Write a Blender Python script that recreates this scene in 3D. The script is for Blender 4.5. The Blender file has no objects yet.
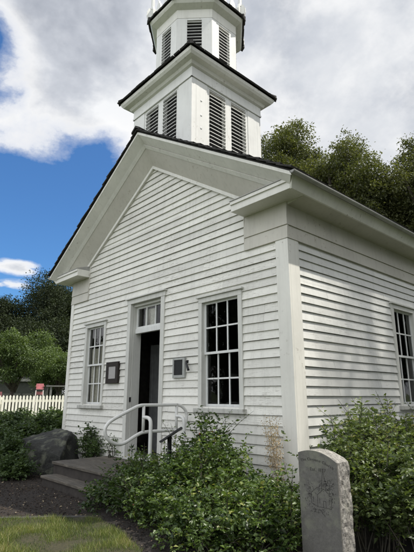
import bpy, math, random
import numpy as np
from mathutils import Vector, Matrix, noise as mnoise

random.seed(7)
rng = np.random.default_rng(11)
S = bpy.context.scene
COL = S.collection
R = math.radians
GZ = 0.27            # ground level by the church door

# ------------------------------------------------------------------ materials
def new_mat(name):
    m = bpy.data.materials.new(name); m.use_nodes = True
    nt = m.node_tree
    for n in list(nt.nodes): nt.nodes.remove(n)
    out = nt.nodes.new('ShaderNodeOutputMaterial')
    bs = nt.nodes.new('ShaderNodeBsdfPrincipled')
    nt.links.new(bs.outputs[0], out.inputs[0])
    return m, nt, bs, out

def N(nt, t, **kw):
    n = nt.nodes.new(t)
    for k, v in kw.items():
        if k in n.inputs: n.inputs[k].default_value = v
        else: setattr(n, k, v)
    return n

def coords(nt, scale=(1, 1, 1)):
    tc = N(nt, 'ShaderNodeTexCoord'); mp = N(nt, 'ShaderNodeMapping')
    mp.inputs['Scale'].default_value = scale
    nt.links.new(tc.outputs['Object'], mp.inputs['Vector'])
    return mp.outputs[0]

def noise(nt, vec, scale, detail=4, rough=0.55, dist=0.0):
    n = N(nt, 'ShaderNodeTexNoise', Scale=scale, Detail=detail, Roughness=rough, Distortion=dist)
    nt.links.new(vec, n.inputs['Vector'])
    return n.outputs['Fac']

def ramp(nt, fac, stops):
    r = N(nt, 'ShaderNodeValToRGB')
    e = r.color_ramp.elements
    while len(e) < len(stops): e.new(0.5)
    for el, (p, c) in zip(e, stops):
        el.position = p; el.color = (c[0], c[1], c[2], 1) if hasattr(c, '__len__') else (c, c, c, 1)
    nt.links.new(fac, r.inputs[0])
    return r.outputs[0]

def mix(nt, fac, a, b, mode='MIX'):
    n = N(nt, 'ShaderNodeMix'); n.data_type = 'RGBA'; n.blend_type = mode
    for s, i in ((fac, 0), (a, 6), (b, 7)):
        if hasattr(s, 'links'): nt.links.new(s, n.inputs[i])
        elif hasattr(s, '__len__'): n.inputs[i].default_value = (*s, 1)
        else: n.inputs[i].default_value = s
    return n.outputs[2]

def math_(nt, op, a, b=0.5, clamp=False):
    n = N(nt, 'ShaderNodeMath'); n.operation = op; n.use_clamp = clamp
    for s, i in ((a, 0), (b, 1)):
        if hasattr(s, 'links'): nt.links.new(s, n.inputs[i])
        else: n.inputs[i].default_value = s
    return n.outputs[0]

def bump(nt, bs, h, strength=0.3, dist=0.01):
    b = N(nt, 'ShaderNodeBump', Strength=strength, Distance=dist)
    nt.links.new(h, b.inputs['Height']); nt.links.new(b.outputs[0], bs.inputs['Normal'])

def tone_attr(nt):
    a = N(nt, 'ShaderNodeAttribute'); a.attribute_name = 'tone'
    return a.outputs['Fac']

def paint(name, col, worn, dirt=0.5, stretch=(1, 1, 1), rough=0.55, peel=0.62, use_tone=False):
    """weathered oil paint on wood: grime, streaks and flakes of bare wood"""
    m, nt, bs, _ = new_mat(name)
    v = coords(nt, stretch); v1 = coords(nt)
    big = noise(nt, v1, 1.6, 6, .65)
    fine = noise(nt, v, 14, 6, .7)
    c = mix(nt, ramp(nt, big, [(.35, 0), (.7, 1)]), [x * .86 for x in col], col)
    streak = noise(nt, coords(nt, (9, 9, .55)), 2.2, 5, .6)
    c = mix(nt, math_(nt, 'MULTIPLY', ramp(nt, streak, [(.5, 0), (.74, 1)]), dirt), c, [x * .62 for x in worn])
    if use_tone:
        t = tone_attr(nt)
        c = mix(nt, 1.0, c, ramp(nt, t, [(0, .83), (1, 1.0)]), 'MULTIPLY')
    fl = ramp(nt, fine, [(peel, 0), (peel + .04, 1)])
    patch = ramp(nt, noise(nt, v1, 1.1, 4, .6), [(.46, 0), (.60, 1)])
    c = mix(nt, math_(nt, 'MULTIPLY', math_(nt, 'MULTIPLY', fl, patch), .8), c, worn)
    nt.links.new(c, bs.inputs['Base Color'])
    bs.inputs['Roughness'].default_value = rough
    bump(nt, bs, fine, .25, .004)
    return m

def plain(name, col, rough=.6, var=.25, scale=12, metal=0, bmp=.1):
    m, nt, bs, _ = new_mat(name)
    n = noise(nt, coords(nt), scale, 6, .65)
    nt.links.new(mix(nt, ramp(nt, n, [(.3, 0), (.7, 1)]), [x * (1 - var) for x in col], [min(1, x * (1 + var)) for x in col]), bs.inputs['Base Color'])
    bs.inputs['Roughness'].default_value = rough; bs.inputs['Metallic'].default_value = metal
    if bmp: bump(nt, bs, n, bmp, .01)
    return m

def leaf_mat(name, dark, light, trans=.35, rough=.42, tip=None):
    m, nt, bs, out = new_mat(name)
    t = tone_attr(nt)
    st = [(0, dark), (.8, light)]
    if tip: st.append((.93, light)); st.append((.97, tip))
    c = ramp(nt, t, st)
    nt.links.new(c, bs.inputs['Base Color']); bs.inputs['Roughness'].default_value = rough
    tr = N(nt, 'ShaderNodeBsdfTranslucent')
    nt.links.new(mix(nt, 1.0, c, (1.25, 1.3, .55), 'MULTIPLY'), tr.inputs[0])
    ms = N(nt, 'ShaderNodeMixShader'); ms.inputs[0].default_value = trans
    nt.links.new(bs.outputs[0], ms.inputs[1]); nt.links.new(tr.outputs[0], ms.inputs[2])
    nt.links.new(ms.outputs[0], out.inputs[0])
    return m

def glass_mat():
    m, nt, bs, out = new_mat('old_window_glass')
    nt.nodes.remove(bs)
    tr = N(nt, 'ShaderNodeBsdfTransparent'); tr.inputs[0].default_value = (.86, .89, .88, 1)
    gl = N(nt, 'ShaderNodeBsdfGlossy'); gl.inputs['Roughness'].default_value = .015
    fr = N(nt, 'ShaderNodeFresnel'); fr.inputs['IOR'].default_value = 1.45
    h = noise(nt, coords(nt), 3.5, 2, .4)
    b = N(nt, 'ShaderNodeBump', Strength=.25, Distance=.02); nt.links.new(h, b.inputs['Height'])
    nt.links.new(b.outputs[0], gl.inputs['Normal'])
    ms = N(nt, 'ShaderNodeMixShader'); nt.links.new(fr.outputs[0], ms.inputs[0])
    nt.links.new(tr.outputs[0], ms.inputs[1]); nt.links.new(gl.outputs[0], ms.inputs[2])
    nt.links.new(ms.outputs[0], out.inputs[0])
    return m

WORN = (.27, .245, .205)
M = {}
M['siding'] = paint('weathered_white_siding_paint', (.80, .79, .725), WORN, .18, (.8, 2, 9), .5, .565, True)
M['siding_y'] = paint('weathered_white_siding_paint_side', (.78, .78, .735), WORN, .14, (2, .5, 7), .36, .60, True)
M['trim'] = paint('white_trim_paint', (.76, .75, .69), (.34, .31, .26), .16, (1, 1, 1), .5, .60)
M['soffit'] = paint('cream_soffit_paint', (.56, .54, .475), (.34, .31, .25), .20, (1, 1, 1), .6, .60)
M['casing'] = paint('grey_white_casing_paint', (.62, .62, .575), (.30, .29, .25), .25, (3, 3, .6), .5, .62)
M['tower'] = paint('white_tower_paint', (.76, .76, .73), (.36, .33, .28), .18, (1, 1, 1), .45, .61)
M['sash'] = paint('sash_paint', (.72, .73, .71), (.32, .31, .28), .3, (2, 2, 1), .5, .64)
M['sill'] = paint('sill_paint', (.50, .50, .46), (.22, .21, .18), .5, (1, 1, 1), .6, .56)
M['louver'] = paint('louver_paint', (.66, .66, .63), (.36, .35, .32), .3, (1, 1, 1), .5, .66)
M['rail'] = paint('white_pipe_rail_paint', (.70, .70, .67), (.20, .15, .11), .12, (1, 1, 1), .45, .66)
M['black'] = plain('painted_void_black', (.006, .006, .006), .9, .2, 4, 0, 0)  # black colour put in place of the darkness inside the tower
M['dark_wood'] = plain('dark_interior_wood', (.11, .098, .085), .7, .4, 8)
M['inner'] = plain('grey_inner_door_paint', (.30, .31, .31), .6, .2, 9)
M['door'] = plain('dark_door_paint', (.035, .036, .036), .55, .3, 9)
M['shingle'] = plain('mossy_dark_cedar_shingle', (.030, .028, .026), .9, .5, 22, 0, .8)
M['gutter'] = plain('grey_white_gutter', (.30, .30, .28), .45, .2, 6)
M['glass'] = glass_mat()
M['curtain'] = plain('lace_curtain', (.80, .76, .68), .9, .2, 30)
M['iron'] = plain('black_iron', (.018, .018, .020), .45, .4, 18, .3)
M['bronze'] = plain('black_bronze_plate', (.010, .011, .011), .7, .4, 40, .1)
M['walnut'] = plain('dark_stained_frame', (.018, .013, .010), .8, .4, 20)
M['paper'] = plain('faded_notice_paper', (.34, .33, .32), .7, .12, 30)
M['greyframe'] = plain('pale_grey_frame_paint', (.34, .35, .33), .5, .15, 20)
M['mark'] = plain('etched_dark_lettering', (.058, .056, .050), .8, .3, 30, 0, 0)

def deck_mat():
    m, nt, bs, _ = new_mat('weathered_deck_planks')
    g = noise(nt, coords(nt, (1.0, 22, 6)), 4, 7, .75)
    b = noise(nt, coords(nt), 2.2, 4, .6)
    c = ramp(nt, g, [(.28, (.034, .028, .021)), (.5, (.105, .090, .070)), (.72, (.27, .24, .195))])
    c = mix(nt, math_(nt, 'MULTIPLY', ramp(nt, b, [(.4, 0), (.75, 1)]), .65), c, (.045, .041, .033))
    t = tone_attr(nt); c = mix(nt, 1.0, c, ramp(nt, t, [(0, .65), (1, 1.0)]), 'MULTIPLY')
    nt.links.new(c, bs.inputs['Base Color']); bs.inputs['Roughness'].default_value = .75
    bump(nt, bs, g, .5, .006)
    return m
M['deck'] = deck_mat()
M['riser'] = plain('dark_riser_board', (.030, .025, .021), .85, .45, 9)  # risers in a darker colour than the treads

def granite(name, lo, hi, scale, bm, rough=.75, lichen=0.0):
    m, nt, bs, _ = new_mat(name)
    v = coords(nt)
    a = noise(nt, v, scale, 8, .75); b = noise(nt, v, scale * .16, 4, .6)
    sp = N(nt, 'ShaderNodeTexVoronoi', Scale=scale * 2.2); nt.links.new(v, sp.inputs['Vector'])
    c = ramp(nt, a, [(.3, lo), (.55, [(x + y) / 2 for x, y in zip(lo, hi)]), (.75, hi)])
    c = mix(nt, math_(nt, 'MULTIPLY', ramp(nt, sp.outputs['Distance'], [(.15, 1), (.4, 0)]), .35), c, (.05, .05, .05))
    if lichen:
        c = mix(nt, math_(nt, 'MULTIPLY', ramp(nt, b, [(.5, 0), (.66, 1)]), lichen), c, (.20, .21, .15))
    nt.links.new(c, bs.inputs['Base Color']); bs.inputs['Roughness'].default_value = rough
    bump(nt, bs, a, bm, .012)
    return m
M['stone_face'] = granite('smooth_grey_granite', (.085, .082, .072), (.155, .150, .135), 38, .15, .65, .5)
M['stone_rough'] = granite('rough_split_granite', (.05, .045, .04), (.60, .575, .52), 34, 1.0, .9, .25)
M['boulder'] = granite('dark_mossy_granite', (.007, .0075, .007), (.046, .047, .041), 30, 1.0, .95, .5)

def ground_mat(name, stops, scale, bm=.8, extra=None):
    m, nt, bs, _ = new_mat(name)
    v = coords(nt)
    a = noise(nt, v, scale, 9, .72); b = noise(nt, v, scale * .07, 4, .6)
    c = ramp(nt, a, stops)
    if extra: c = mix(nt, ramp(nt, b, [(.42, 0), (.62, 1)]), c, extra)
    nt.links.new(c, bs.inputs['Base Color']); bs.inputs['Roughness'].default_value = .95
    bump(nt, bs, a, bm, .03)
    return m
M['earth'] = ground_mat('bark_mulch_earth', [(.3, (.008, .006, .004)), (.55, (.023, .017, .013)), (.78, (.055, .043, .032))], 30, 1.0)
M['path'] = ground_mat('packed_dirt', [(.3, (.012, .0078, .0050)), (.6, (.028, .0195, .0130)), (.8, (.060, .045, .031))], 26, .9, (.018, .012, .008))
M['turf'] = ground_mat('lawn_soil', [(.3, (.022, .020, .010)), (.6, (.060, .055, .022)), (.8, (.12, .105, .05))], 40, .8)
M['field'] = ground_mat('far_grass', [(.3, (.030, .050, .016)), (.7, (.075, .10, .030))], 3, .5)
M['kerb'] = granite('grey_concrete_edging', (.030, .028, .025), (.085, .08, .07), 30, .5, .9)
M['bark'] = plain('grey_brown_bark', (.055, .045, .036), .9, .5, 14, 0, .8)
M['stem'] = plain('green_brown_cane', (.032, .028, .017), .7, .4, 20)
M['rose_leaf'] = leaf_mat('rose_leaf', (.013, .032, .009), (.105, .160, .042), .34, .40, (.24, .26, .08))
M['hedge_leaf'] = leaf_mat('hedge_leaf', (.026, .050, .017), (.085, .130, .044), .30, .5)
M['side_leaf'] = leaf_mat('side_shrub_leaf', (.030, .052, .017), (.125, .165, .056), .36, .45, (.24, .24, .10))
M['tree_leaf'] = leaf_mat('dark_tree_leaf', (.012, .021, .009), (.036, .050, .019), .22, .85)  # backlit darkness of the left trees is put into this leaf colour
M['oak_leaf'] = leaf_mat('olive_tree_leaf', (.040, .052, .019), (.120, .130, .048), .38, .6)
M['fruit_leaf'] = leaf_mat('fruit_tree_leaf', (.040, .068, .022), (.115, .165, .055), .36, .55)
M['dry'] = leaf_mat('dry_brown_seed', (.26, .19, .11), (.48, .38, .26), .25, .8)
M['chip'] = leaf_mat('bark_chip', (.011, .007, .0045), (.066, .045, .029), 0.0, .9, (.17, .13, .09))
M['grass'] = leaf_mat('grass_blade', (.040, .075, .015), (.19, .22, .058), .35, .55, (.36, .31, .15))
M['picket'] = plain('cream_fence_paint', (.84, .81, .70), .6, .08, 6)
M['red'] = plain('faded_red_paint', (.46, .17, .18), .6, .25, 9)
M['white_metal'] = plain('white_stand_paint', (.72, .66, .62), .6, .15, 9)
M['bench'] = plain('grey_bench_wood', (.16, .16, .15), .8, .2, 9)
M['shed'] = plain('grey_green_board', (.050, .054, .046), .85, .25, 5)
M['dead_leaf'] = plain('fallen_leaf', (.30, .24, .15), .8, .4, 20)
M['red_leaf'] = plain('rust_red_leaf', (.26, .085, .05), .8, .4, 20)
M['bud'] = plain('orange_rose_hip', (.45, .10, .03), .5, .3, 20)

# ------------------------------------------------------------------ object helpers
ORG = {}
def tag(o, label=None, cat=None, group=None, kind=None):
    if label: o['label'] = label
    if cat: o['category'] = cat
    if group: o['group'] = group
    if kind: o['kind'] = kind
    return o

def thing(name, loc, label, cat, group=None):
    o = bpy.data.objects.new(name, None); COL.objects.link(o)
    o.location = loc; o.empty_display_size = .2
    ORG[o.name] = Vector(loc)
    return tag(o, label, cat, group)

def link(name, me, parent=None, loc=(0, 0, 0)):
    o = bpy.data.objects.new(name, me); COL.objects.link(o)
    if parent is not None: o.parent = parent
    else: o.location = loc
    ORG[o.name] = ORG[parent.name] if parent is not None else Vector(loc)
    return o

class MB:
    """collects shapes in world coordinates and links them as ONE mesh object"""
    def __init__(s): s.v = []; s.f = []; s.t = []; s.xf = None
    def add(s, vs, fs, tone=.5):
        b = len(s.v)
        for p in vs:
            p = Vector(p)
            s.v.append(s.xf @ p if s.xf else p); s.t.append(tone)
        s.f += [[i + b for i in f] for f in fs]
        return s
    def box(s, x0, x1, y0, y1, z0, z1, tone=.5, fn=None):
        vs = [(x, y, z) for z in (z0, z1) for y in (y0, y1) for x in (x0, x1)]
        if fn: vs = [fn(*p) for p in vs]
        return s.add(vs, [(0, 2, 3, 1), (4, 5, 7, 6), (0, 1, 5, 4), (2, 6, 7, 3), (0, 4, 6, 2), (1, 3, 7, 5)], tone)
    def hexa(s, vs, tone=.5):   # bottom 4 ring + top 4 ring
        return s.add(vs, [(3, 2, 1, 0), (4, 5, 6, 7), (0, 1, 5, 4), (1, 2, 6, 5), (2, 3, 7, 6), (3, 0, 4, 7)], tone)
    def prism(s, ring, off, tone=.5):
        n = len(ring); off = Vector(off)
        vs = [Vector(p) for p in ring] + [Vector(p) + off for p in ring]
        fs = [list(range(n))[::-1], list(range(n, 2 * n))] + [(i, (i + 1) % n, n + (i + 1) % n, n + i) for i in range(n)]
        return s.add(vs, fs, tone)
    def loft(s, rings, closed=True, cap=True, tone=.5):
        n = len(rings[0]); vs = [p for r in rings for p in r]; fs = []
        for k in range(len(rings) - 1):
            for i in range(n if closed else n - 1):
                j = (i + 1) % n
                fs.append((k * n + i, k * n + j, (k + 1) * n + j, (k + 1) * n + i))
        if cap: fs += [list(range(n))[::-1], list(range((len(rings) - 1) * n, len(rings) * n))]
        return s.add(vs, fs, tone)
    def tube(s, pts, r, n=8, tone=.5):
        pts = [Vector(p) for p in pts]; rr = r if hasattr(r, '__len__') else [r] * len(pts)
        rings = []; prev = None
        for i, p in enumerate(pts):
            a = pts[max(0, i - 1)]; b = pts[min(len(pts) - 1, i + 1)]
            d = (b - a).normalized()
            if prev is None:
                u = d.orthogonal().normalized()
            else:
                u = (prev - d * prev.dot(d)); u = u.normalized() if u.length > 1e-6 else d.orthogonal().normalized()
            prev = u; w = d.cross(u)
            rings.append([p + (u * math.cos(2 * math.pi * k / n) + w * math.sin(2 * math.pi * k / n)) * rr[i] for k in range(n)])
        return s.loft(rings, True, True, tone)
    def build(s, name, mat, parent=None, loc=None, smooth=False, bevel=0, recalc=True):
        org = ORG[parent.name] if parent is not None else Vector(loc or (0, 0, 0))
        me = bpy.data.meshes.new(name)
        me.from_pydata([tuple(p - org) for p in s.v], [], s.f)
        if recalc:
            import bmesh
            bm = bmesh.new(); bm.from_mesh(me); bmesh.ops.recalc_face_normals(bm, faces=bm.faces); bm.to_mesh(me); bm.free()
        a = me.attributes.new('tone', 'FLOAT', 'POINT'); a.data.foreach_set('value', s.t)
        if smooth: me.polygons.foreach_set('use_smooth', [True] * len(me.polygons))
        me.materials.append(mat)
        o = link(name, me, parent, org)
        if bevel:
            b = o.modifiers.new('edge_wear', 'BEVEL'); b.width = bevel; b.segments = 2; b.limit_method = 'ANGLE'
        return o

def np_mesh(name, verts, faces, tone, mat, parent=None, loc=(0, 0, 0)):
    """fast mesh: faces is an (n,k) array"""
    org = np.array(ORG[parent.name] if parent is not None else loc)
    me = bpy.data.meshes.new(name)
    v = (np.asarray(verts, np.float32) - org).astype(np.float32)
    f = np.asarray(faces, np.int32); n, k = f.shape
    me.vertices.add(len(v)); me.vertices.foreach_set('co', v.ravel())
    me.loops.add(n * k); me.loops.foreach_set('vertex_index', f.ravel())
    me.polygons.add(n); me.polygons.foreach_set('loop_start', np.arange(0, n * k, k, dtype=np.int32))
    me.update(calc_edges=True)
    a = me.attributes.new('tone', 'FLOAT', 'POINT'); a.data.foreach_set('value', np.asarray(tone, np.float32))
    me.materials.append(mat)
    return link(name, me, parent, tuple(org))

def front(u, d, z): return (u, d, z)          # d: depth, negative = out of the wall
def side(u, d, z): return (-d, u, z)          # wall on the plane x = 0, facing +x

# ------------------------------------------------------------------ the church
church = thing('church', (-3.0, 4.5, GZ), 'weathered white clapboard church with louvred belfry tower and open front door', 'church')
W, L = 6.0, 9.0
SL = .63
def under(A, x): return A - SL * abs(x + 3.0)
FZ0 = .36
RZ0, PITCH = .448, .117
OPEN_F = [(-5.24, -4.48, 1.47, 3.03), (-3.62, -2.62, .55, 3.28), (-1.665, -.835, 1.47, 3.03)]
OPEN_S = [(2.73, 3.53, 1.49, 3.06)]

def cut(u0, u1, zc, opens):
    seg = [(u0, u1)]
    for a, b, c, d in opens:
        if c < zc < d:
            ns = []
            for s, e in seg:
                if e <= a or s >= b: ns.append((s, e)); continue
                if s < a: ns.append((s, a))
                if e > b: ns.append((b, e))
            seg = ns
    return seg

def siding(mb, mp, ua, ub, z0, z1, opens, gable=None, joints=True, blocks=()):
    k = int((z0 - RZ0) / PITCH) - 1
    while True:
        zb = RZ0 + k * PITCH; zt = zb + PITCH; k += 1
        if zb >= z1: break
        if zt <= z0: continue
        brk = {max(zb, z0), min(zt, z1)}
        for o in list(opens) + list(blocks):
            for q in (o[2], o[3]):
                if zb < q < zt and z0 < q < z1: brk.add(q)
        brk = sorted(brk)
        jit = random.uniform(-.004, .004); gap = random.choice((.0025, .003, .004, .005, .007)); thick = random.uniform(.020, .027)
        dep = lambda z: -(.003 + (thick - .003) * (1 - (z - zb) / PITCH))
        nj = []
        if joints:
            x = random.uniform(.4, 3.2)
            while x < abs(ub - ua): nj.append(ua + x); x += random.uniform(1.4, 3.6)
        for a, b in zip(brk[:-1], brk[1:]):
            full0, full1 = ua, ub
            for s, e in cut(full0, full1, (a + b) / 2, list(opens) + list(blocks)):
                pts = [s] + [j for j in nj if s + .15 < j < e - .15] + [e]
                for p, q in zip(pts[:-1], pts[1:]):
                    p = p + (.0015 if p != s else 0); q = q - (.0015 if q != e else 0)
                    pb, qb, pt, qt = p, q, p, q
                    if gable is not None:
                        lb = (gable - a) / SL; lt = (gable - b) / SL
                        if lb <= 0: continue
                        lt = max(lt, 0.001)
                        pb, qb = max(p, -3 - lb), min(q, -3 + lb)
                        pt, qt = max(p, -3 - lt), min(q, -3 + lt)
                        if qb - pb < .02: continue
                        if qt < pt: pt = qt = (pt + qt) / 2
                    ja = jit if a == zb else 0
                    j2 = random.uniform(-.002, .002); bt = b - (gap if b == zt else 0)
                    vs = [mp(pb, dep(a), a + ja + j2), mp(qb, dep(a), a + ja - j2), mp(qb, .004, a + ja), mp(pb, .004, a + ja),
                          mp(pt, dep(b), bt), mp(qt, dep(b), bt), mp(qt, .004, bt), mp(pt, .004, bt)]
                    mb.hexa(vs, random.random())

def sheath(mb, mp, ua, ub, z0, z1, d0, d1, opens):
    us = sorted({ua, ub, *[o[0] for o in opens], *[o[1] for o in opens]})
    zs = sorted({z0, z1, *[o[2] for o in opens], *[o[3] for o in opens]})
    for a, b in zip(us[:-1], us[1:]):
        for c, d in zip(zs[:-1], zs[1:]):
            um, zm = (a + b) / 2, (c + d) / 2
            if any(o[0] < um < o[1] and o[2] < zm < o[3] for o in opens): continue
            mb.box(a, b, d0, d1, c, d, fn=mp)

# front wall siding (plane y = 0); the upper corner panels are plain boards
mb = MB()
blocks = [(-6.0, -5.28, 3.6, 4.6), (-.72, 0.0, 3.6, 4.6)]
siding(mb, front, -W + .09, -.17, FZ0 + .09, 5.84, OPEN_F, gable=5.85, blocks=blocks)
mb.build('wall', M['siding'], church)['label'] = 'front clapboard wall with gable'
mb = MB(); siding(mb, side, .20, L, FZ0 + .09, 3.6, OPEN_S)
mb.build('wall', M['siding_y'], church)['label'] = 'side clapboard wall'
mb = MB()
siding(mb, lambda u, d, z: (-W + d, u, z), .1, L, FZ0 + .09, 4.05, [])
siding(mb, lambda u, d, z: (u, L - d, z), -W, 0, FZ0 + .09, 5.84, [], gable=5.85)
mb.build('wall', M['siding'], church)['label'] = 'rear and far side clapboard walls'
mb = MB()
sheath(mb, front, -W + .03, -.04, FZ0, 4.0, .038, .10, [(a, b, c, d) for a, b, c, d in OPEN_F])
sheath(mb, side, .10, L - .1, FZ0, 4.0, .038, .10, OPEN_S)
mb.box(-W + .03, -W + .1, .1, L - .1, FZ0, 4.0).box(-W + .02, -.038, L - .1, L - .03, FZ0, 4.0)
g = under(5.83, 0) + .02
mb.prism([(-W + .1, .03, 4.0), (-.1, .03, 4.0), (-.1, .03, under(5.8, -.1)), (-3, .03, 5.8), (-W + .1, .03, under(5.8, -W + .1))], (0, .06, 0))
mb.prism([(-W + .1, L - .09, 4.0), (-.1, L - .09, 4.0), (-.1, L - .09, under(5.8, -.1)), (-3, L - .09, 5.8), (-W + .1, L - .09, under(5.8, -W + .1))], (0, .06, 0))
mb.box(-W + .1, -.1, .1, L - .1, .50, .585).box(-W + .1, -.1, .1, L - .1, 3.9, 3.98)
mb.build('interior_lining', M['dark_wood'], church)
mb = MB().box(-W - .012, .012, -.012, L + .012, GZ - .3, FZ0 + .10)
mb.build('foundation', M['sill'], church)

# corner boards
def corner_board(parts, lbl=None):
    b = MB()
    for p in parts: b.box(*p)
    o = b.build('corner_board', M['trim'], church, bevel=.004)
corner_board([(-.172, .030, -.030, .004, FZ0 + .09, 3.6), (.004, .030, .004, .205, FZ0 + .09, 3.6)])
corner_board([(-W - .03, -W + .10, -.030, .004, FZ0 + .09, 3.6), (-W - .03, -W - .004, .004, .13, FZ0 + .09, 3.6)])
# frieze panels under the returns and along the side eave
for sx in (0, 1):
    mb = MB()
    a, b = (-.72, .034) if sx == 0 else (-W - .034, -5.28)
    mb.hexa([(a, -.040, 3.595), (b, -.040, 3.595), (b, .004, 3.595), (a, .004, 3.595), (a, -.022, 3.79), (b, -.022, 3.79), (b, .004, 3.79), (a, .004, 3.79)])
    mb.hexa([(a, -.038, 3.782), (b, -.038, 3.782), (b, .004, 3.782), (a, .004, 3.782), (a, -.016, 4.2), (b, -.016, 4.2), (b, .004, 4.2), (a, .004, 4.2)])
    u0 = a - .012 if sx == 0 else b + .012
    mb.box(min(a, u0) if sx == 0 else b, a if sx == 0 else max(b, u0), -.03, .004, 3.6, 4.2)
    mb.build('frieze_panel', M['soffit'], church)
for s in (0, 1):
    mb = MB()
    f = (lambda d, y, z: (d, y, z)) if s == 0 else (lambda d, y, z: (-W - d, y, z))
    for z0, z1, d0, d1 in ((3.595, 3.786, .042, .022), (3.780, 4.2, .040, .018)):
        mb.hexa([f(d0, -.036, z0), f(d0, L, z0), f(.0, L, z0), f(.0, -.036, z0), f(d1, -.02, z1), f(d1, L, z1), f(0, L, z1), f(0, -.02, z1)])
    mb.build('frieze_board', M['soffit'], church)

for sx in (0, 1):
    f = (lambda x: x) if sx == 0 else (lambda x: -W - x)
    MB().prism([(f(-.73), -.028, 4.18), (f(.02), -.028, 4.18), (f(.02), -.028, 4.27), (f(-.73), -.028, 4.72)], (0, .03, 0)).build('frieze_panel', M['trim'], church)
# rake: frieze board on the wall, soffit, sloped crown fascia
def rake_strip(mb, A0, y0, A1, y1, x0=-6.42, x1=.42, th=.03, e1=None):
    e1 = x1 if e1 is None else e1      # where the second edge ends
    for xa, xb, ya, yb in ((x0, -3.0, -W - e1, -3.0), (-3.0, x1, -3.0, e1)):
        r0 = [(xa, y0, under(A0, xa)), (xb, y0, under(A0, xb)), (yb, y1, under(A1, yb)), (ya, y1, under(A1, ya))]
        d = Vector((0, y1 - y0, A1 - A0)).normalized(); n = Vector((0, -d.z, d.y)) * th
        if n.z < 0: n = -n
        if abs(n.z) < 1e-4: n = Vector((0, th, 0))
        mb.prism(r0, n)
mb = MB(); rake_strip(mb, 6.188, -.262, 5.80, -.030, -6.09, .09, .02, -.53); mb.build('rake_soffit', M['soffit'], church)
mb = MB(); rake_strip(mb, 5.835, -.062, 5.775, -.058, -5.50, -.50, .05); mb.build('rake_moulding', M['trim'], church)
mb = MB(); rake_strip(mb, 6.195, -.290, 6.135, -.238, -6.10, .10, .012); mb.build('rake_moulding', M['trim'], church)
mb = MB()
rake_strip(mb, 6.355, -.425, 6.19, -.25, -6.42, .42, .03, .27)
rake_strip(mb, 6.40, -.43, 6.352, -.428, -6.43, .43, .02)
rake_strip(mb, 6.192, -.262, 6.165, -.245, -6.20, .20, .02)
mb.build('rake_fascia', M['trim'], church)
# small dark knot hole under the peak
# cornice returns
for sx in (0, 1):
    f = (lambda x: x) if sx == 0 else (lambda x: -W - x)
    mb = MB()
    a, b = f(-.715), f(.31)
    mb.box(min(a, b), max(a, b), -.305, -.0, 4.10, 4.20)
    mb.box(min(a, f(.325)), max(a, f(.325)), -.325, -.0, 4.195, 4.245)
    mb.build('cornice_return', M['trim'], church, bevel=.004)
    mb = MB()
    mb.hexa([(a, -.335, 4.246), (f(.40), -.335, 4.246), (f(.40), .0, 4.246), (a, 0, 4.246), (a, -.335, 4.256), (f(.40), -.335, 4.256), (f(.40), 0, 4.36), (a, 0, 4.36)])
    mb.build('return_flashing', M['gutter'], church)
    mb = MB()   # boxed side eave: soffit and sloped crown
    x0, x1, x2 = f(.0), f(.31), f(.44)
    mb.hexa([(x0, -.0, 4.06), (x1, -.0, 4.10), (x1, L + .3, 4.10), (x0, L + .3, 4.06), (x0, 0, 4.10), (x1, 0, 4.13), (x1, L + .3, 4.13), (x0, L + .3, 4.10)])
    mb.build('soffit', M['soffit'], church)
    mb = MB()
    mb.hexa([(x1, -.30, 4.095), (f(.335), -.30, 4.095), (f(.335), L + .3, 4.095), (x1, L + .3, 4.095), (x1, -.30, 4.2), (f(.41), -.38, 4.235), (f(.41), L + .3, 4.235), (x1, L + .3, 4.2)])
    mb.build('eave_fascia', M['trim'], church)
    mb = MB()   # half round gutter
    rings = []
    gx, gz = f(.455), 4.246
    for y in [-.44] + [i * .5 for i in range(0, int((L + .4) / .5) + 1)]:
        zz = gz + .004 * math.sin(y * 1.3)
        ring = [(gx + .038 * math.cos(t), y, zz + .036 * math.sin(t)) for t in np.linspace(math.pi, 2 * math.pi, 9)]
        ring += [(gx + .032 * math.cos(t), y, zz + .030 * math.sin(t)) for t in np.linspace(2 * math.pi, math.pi, 9)]
        rings.append(ring)
    mb.loft(rings)
    mb.prism([(gx + .038 * math.cos(t), -.44, gz + .036 * math.sin(t)) for t in np.linspace(math.pi, 2 * math.pi, 9)], (0, .01, 0))
    mb.build('gutter', M['gutter'], church)

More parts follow.
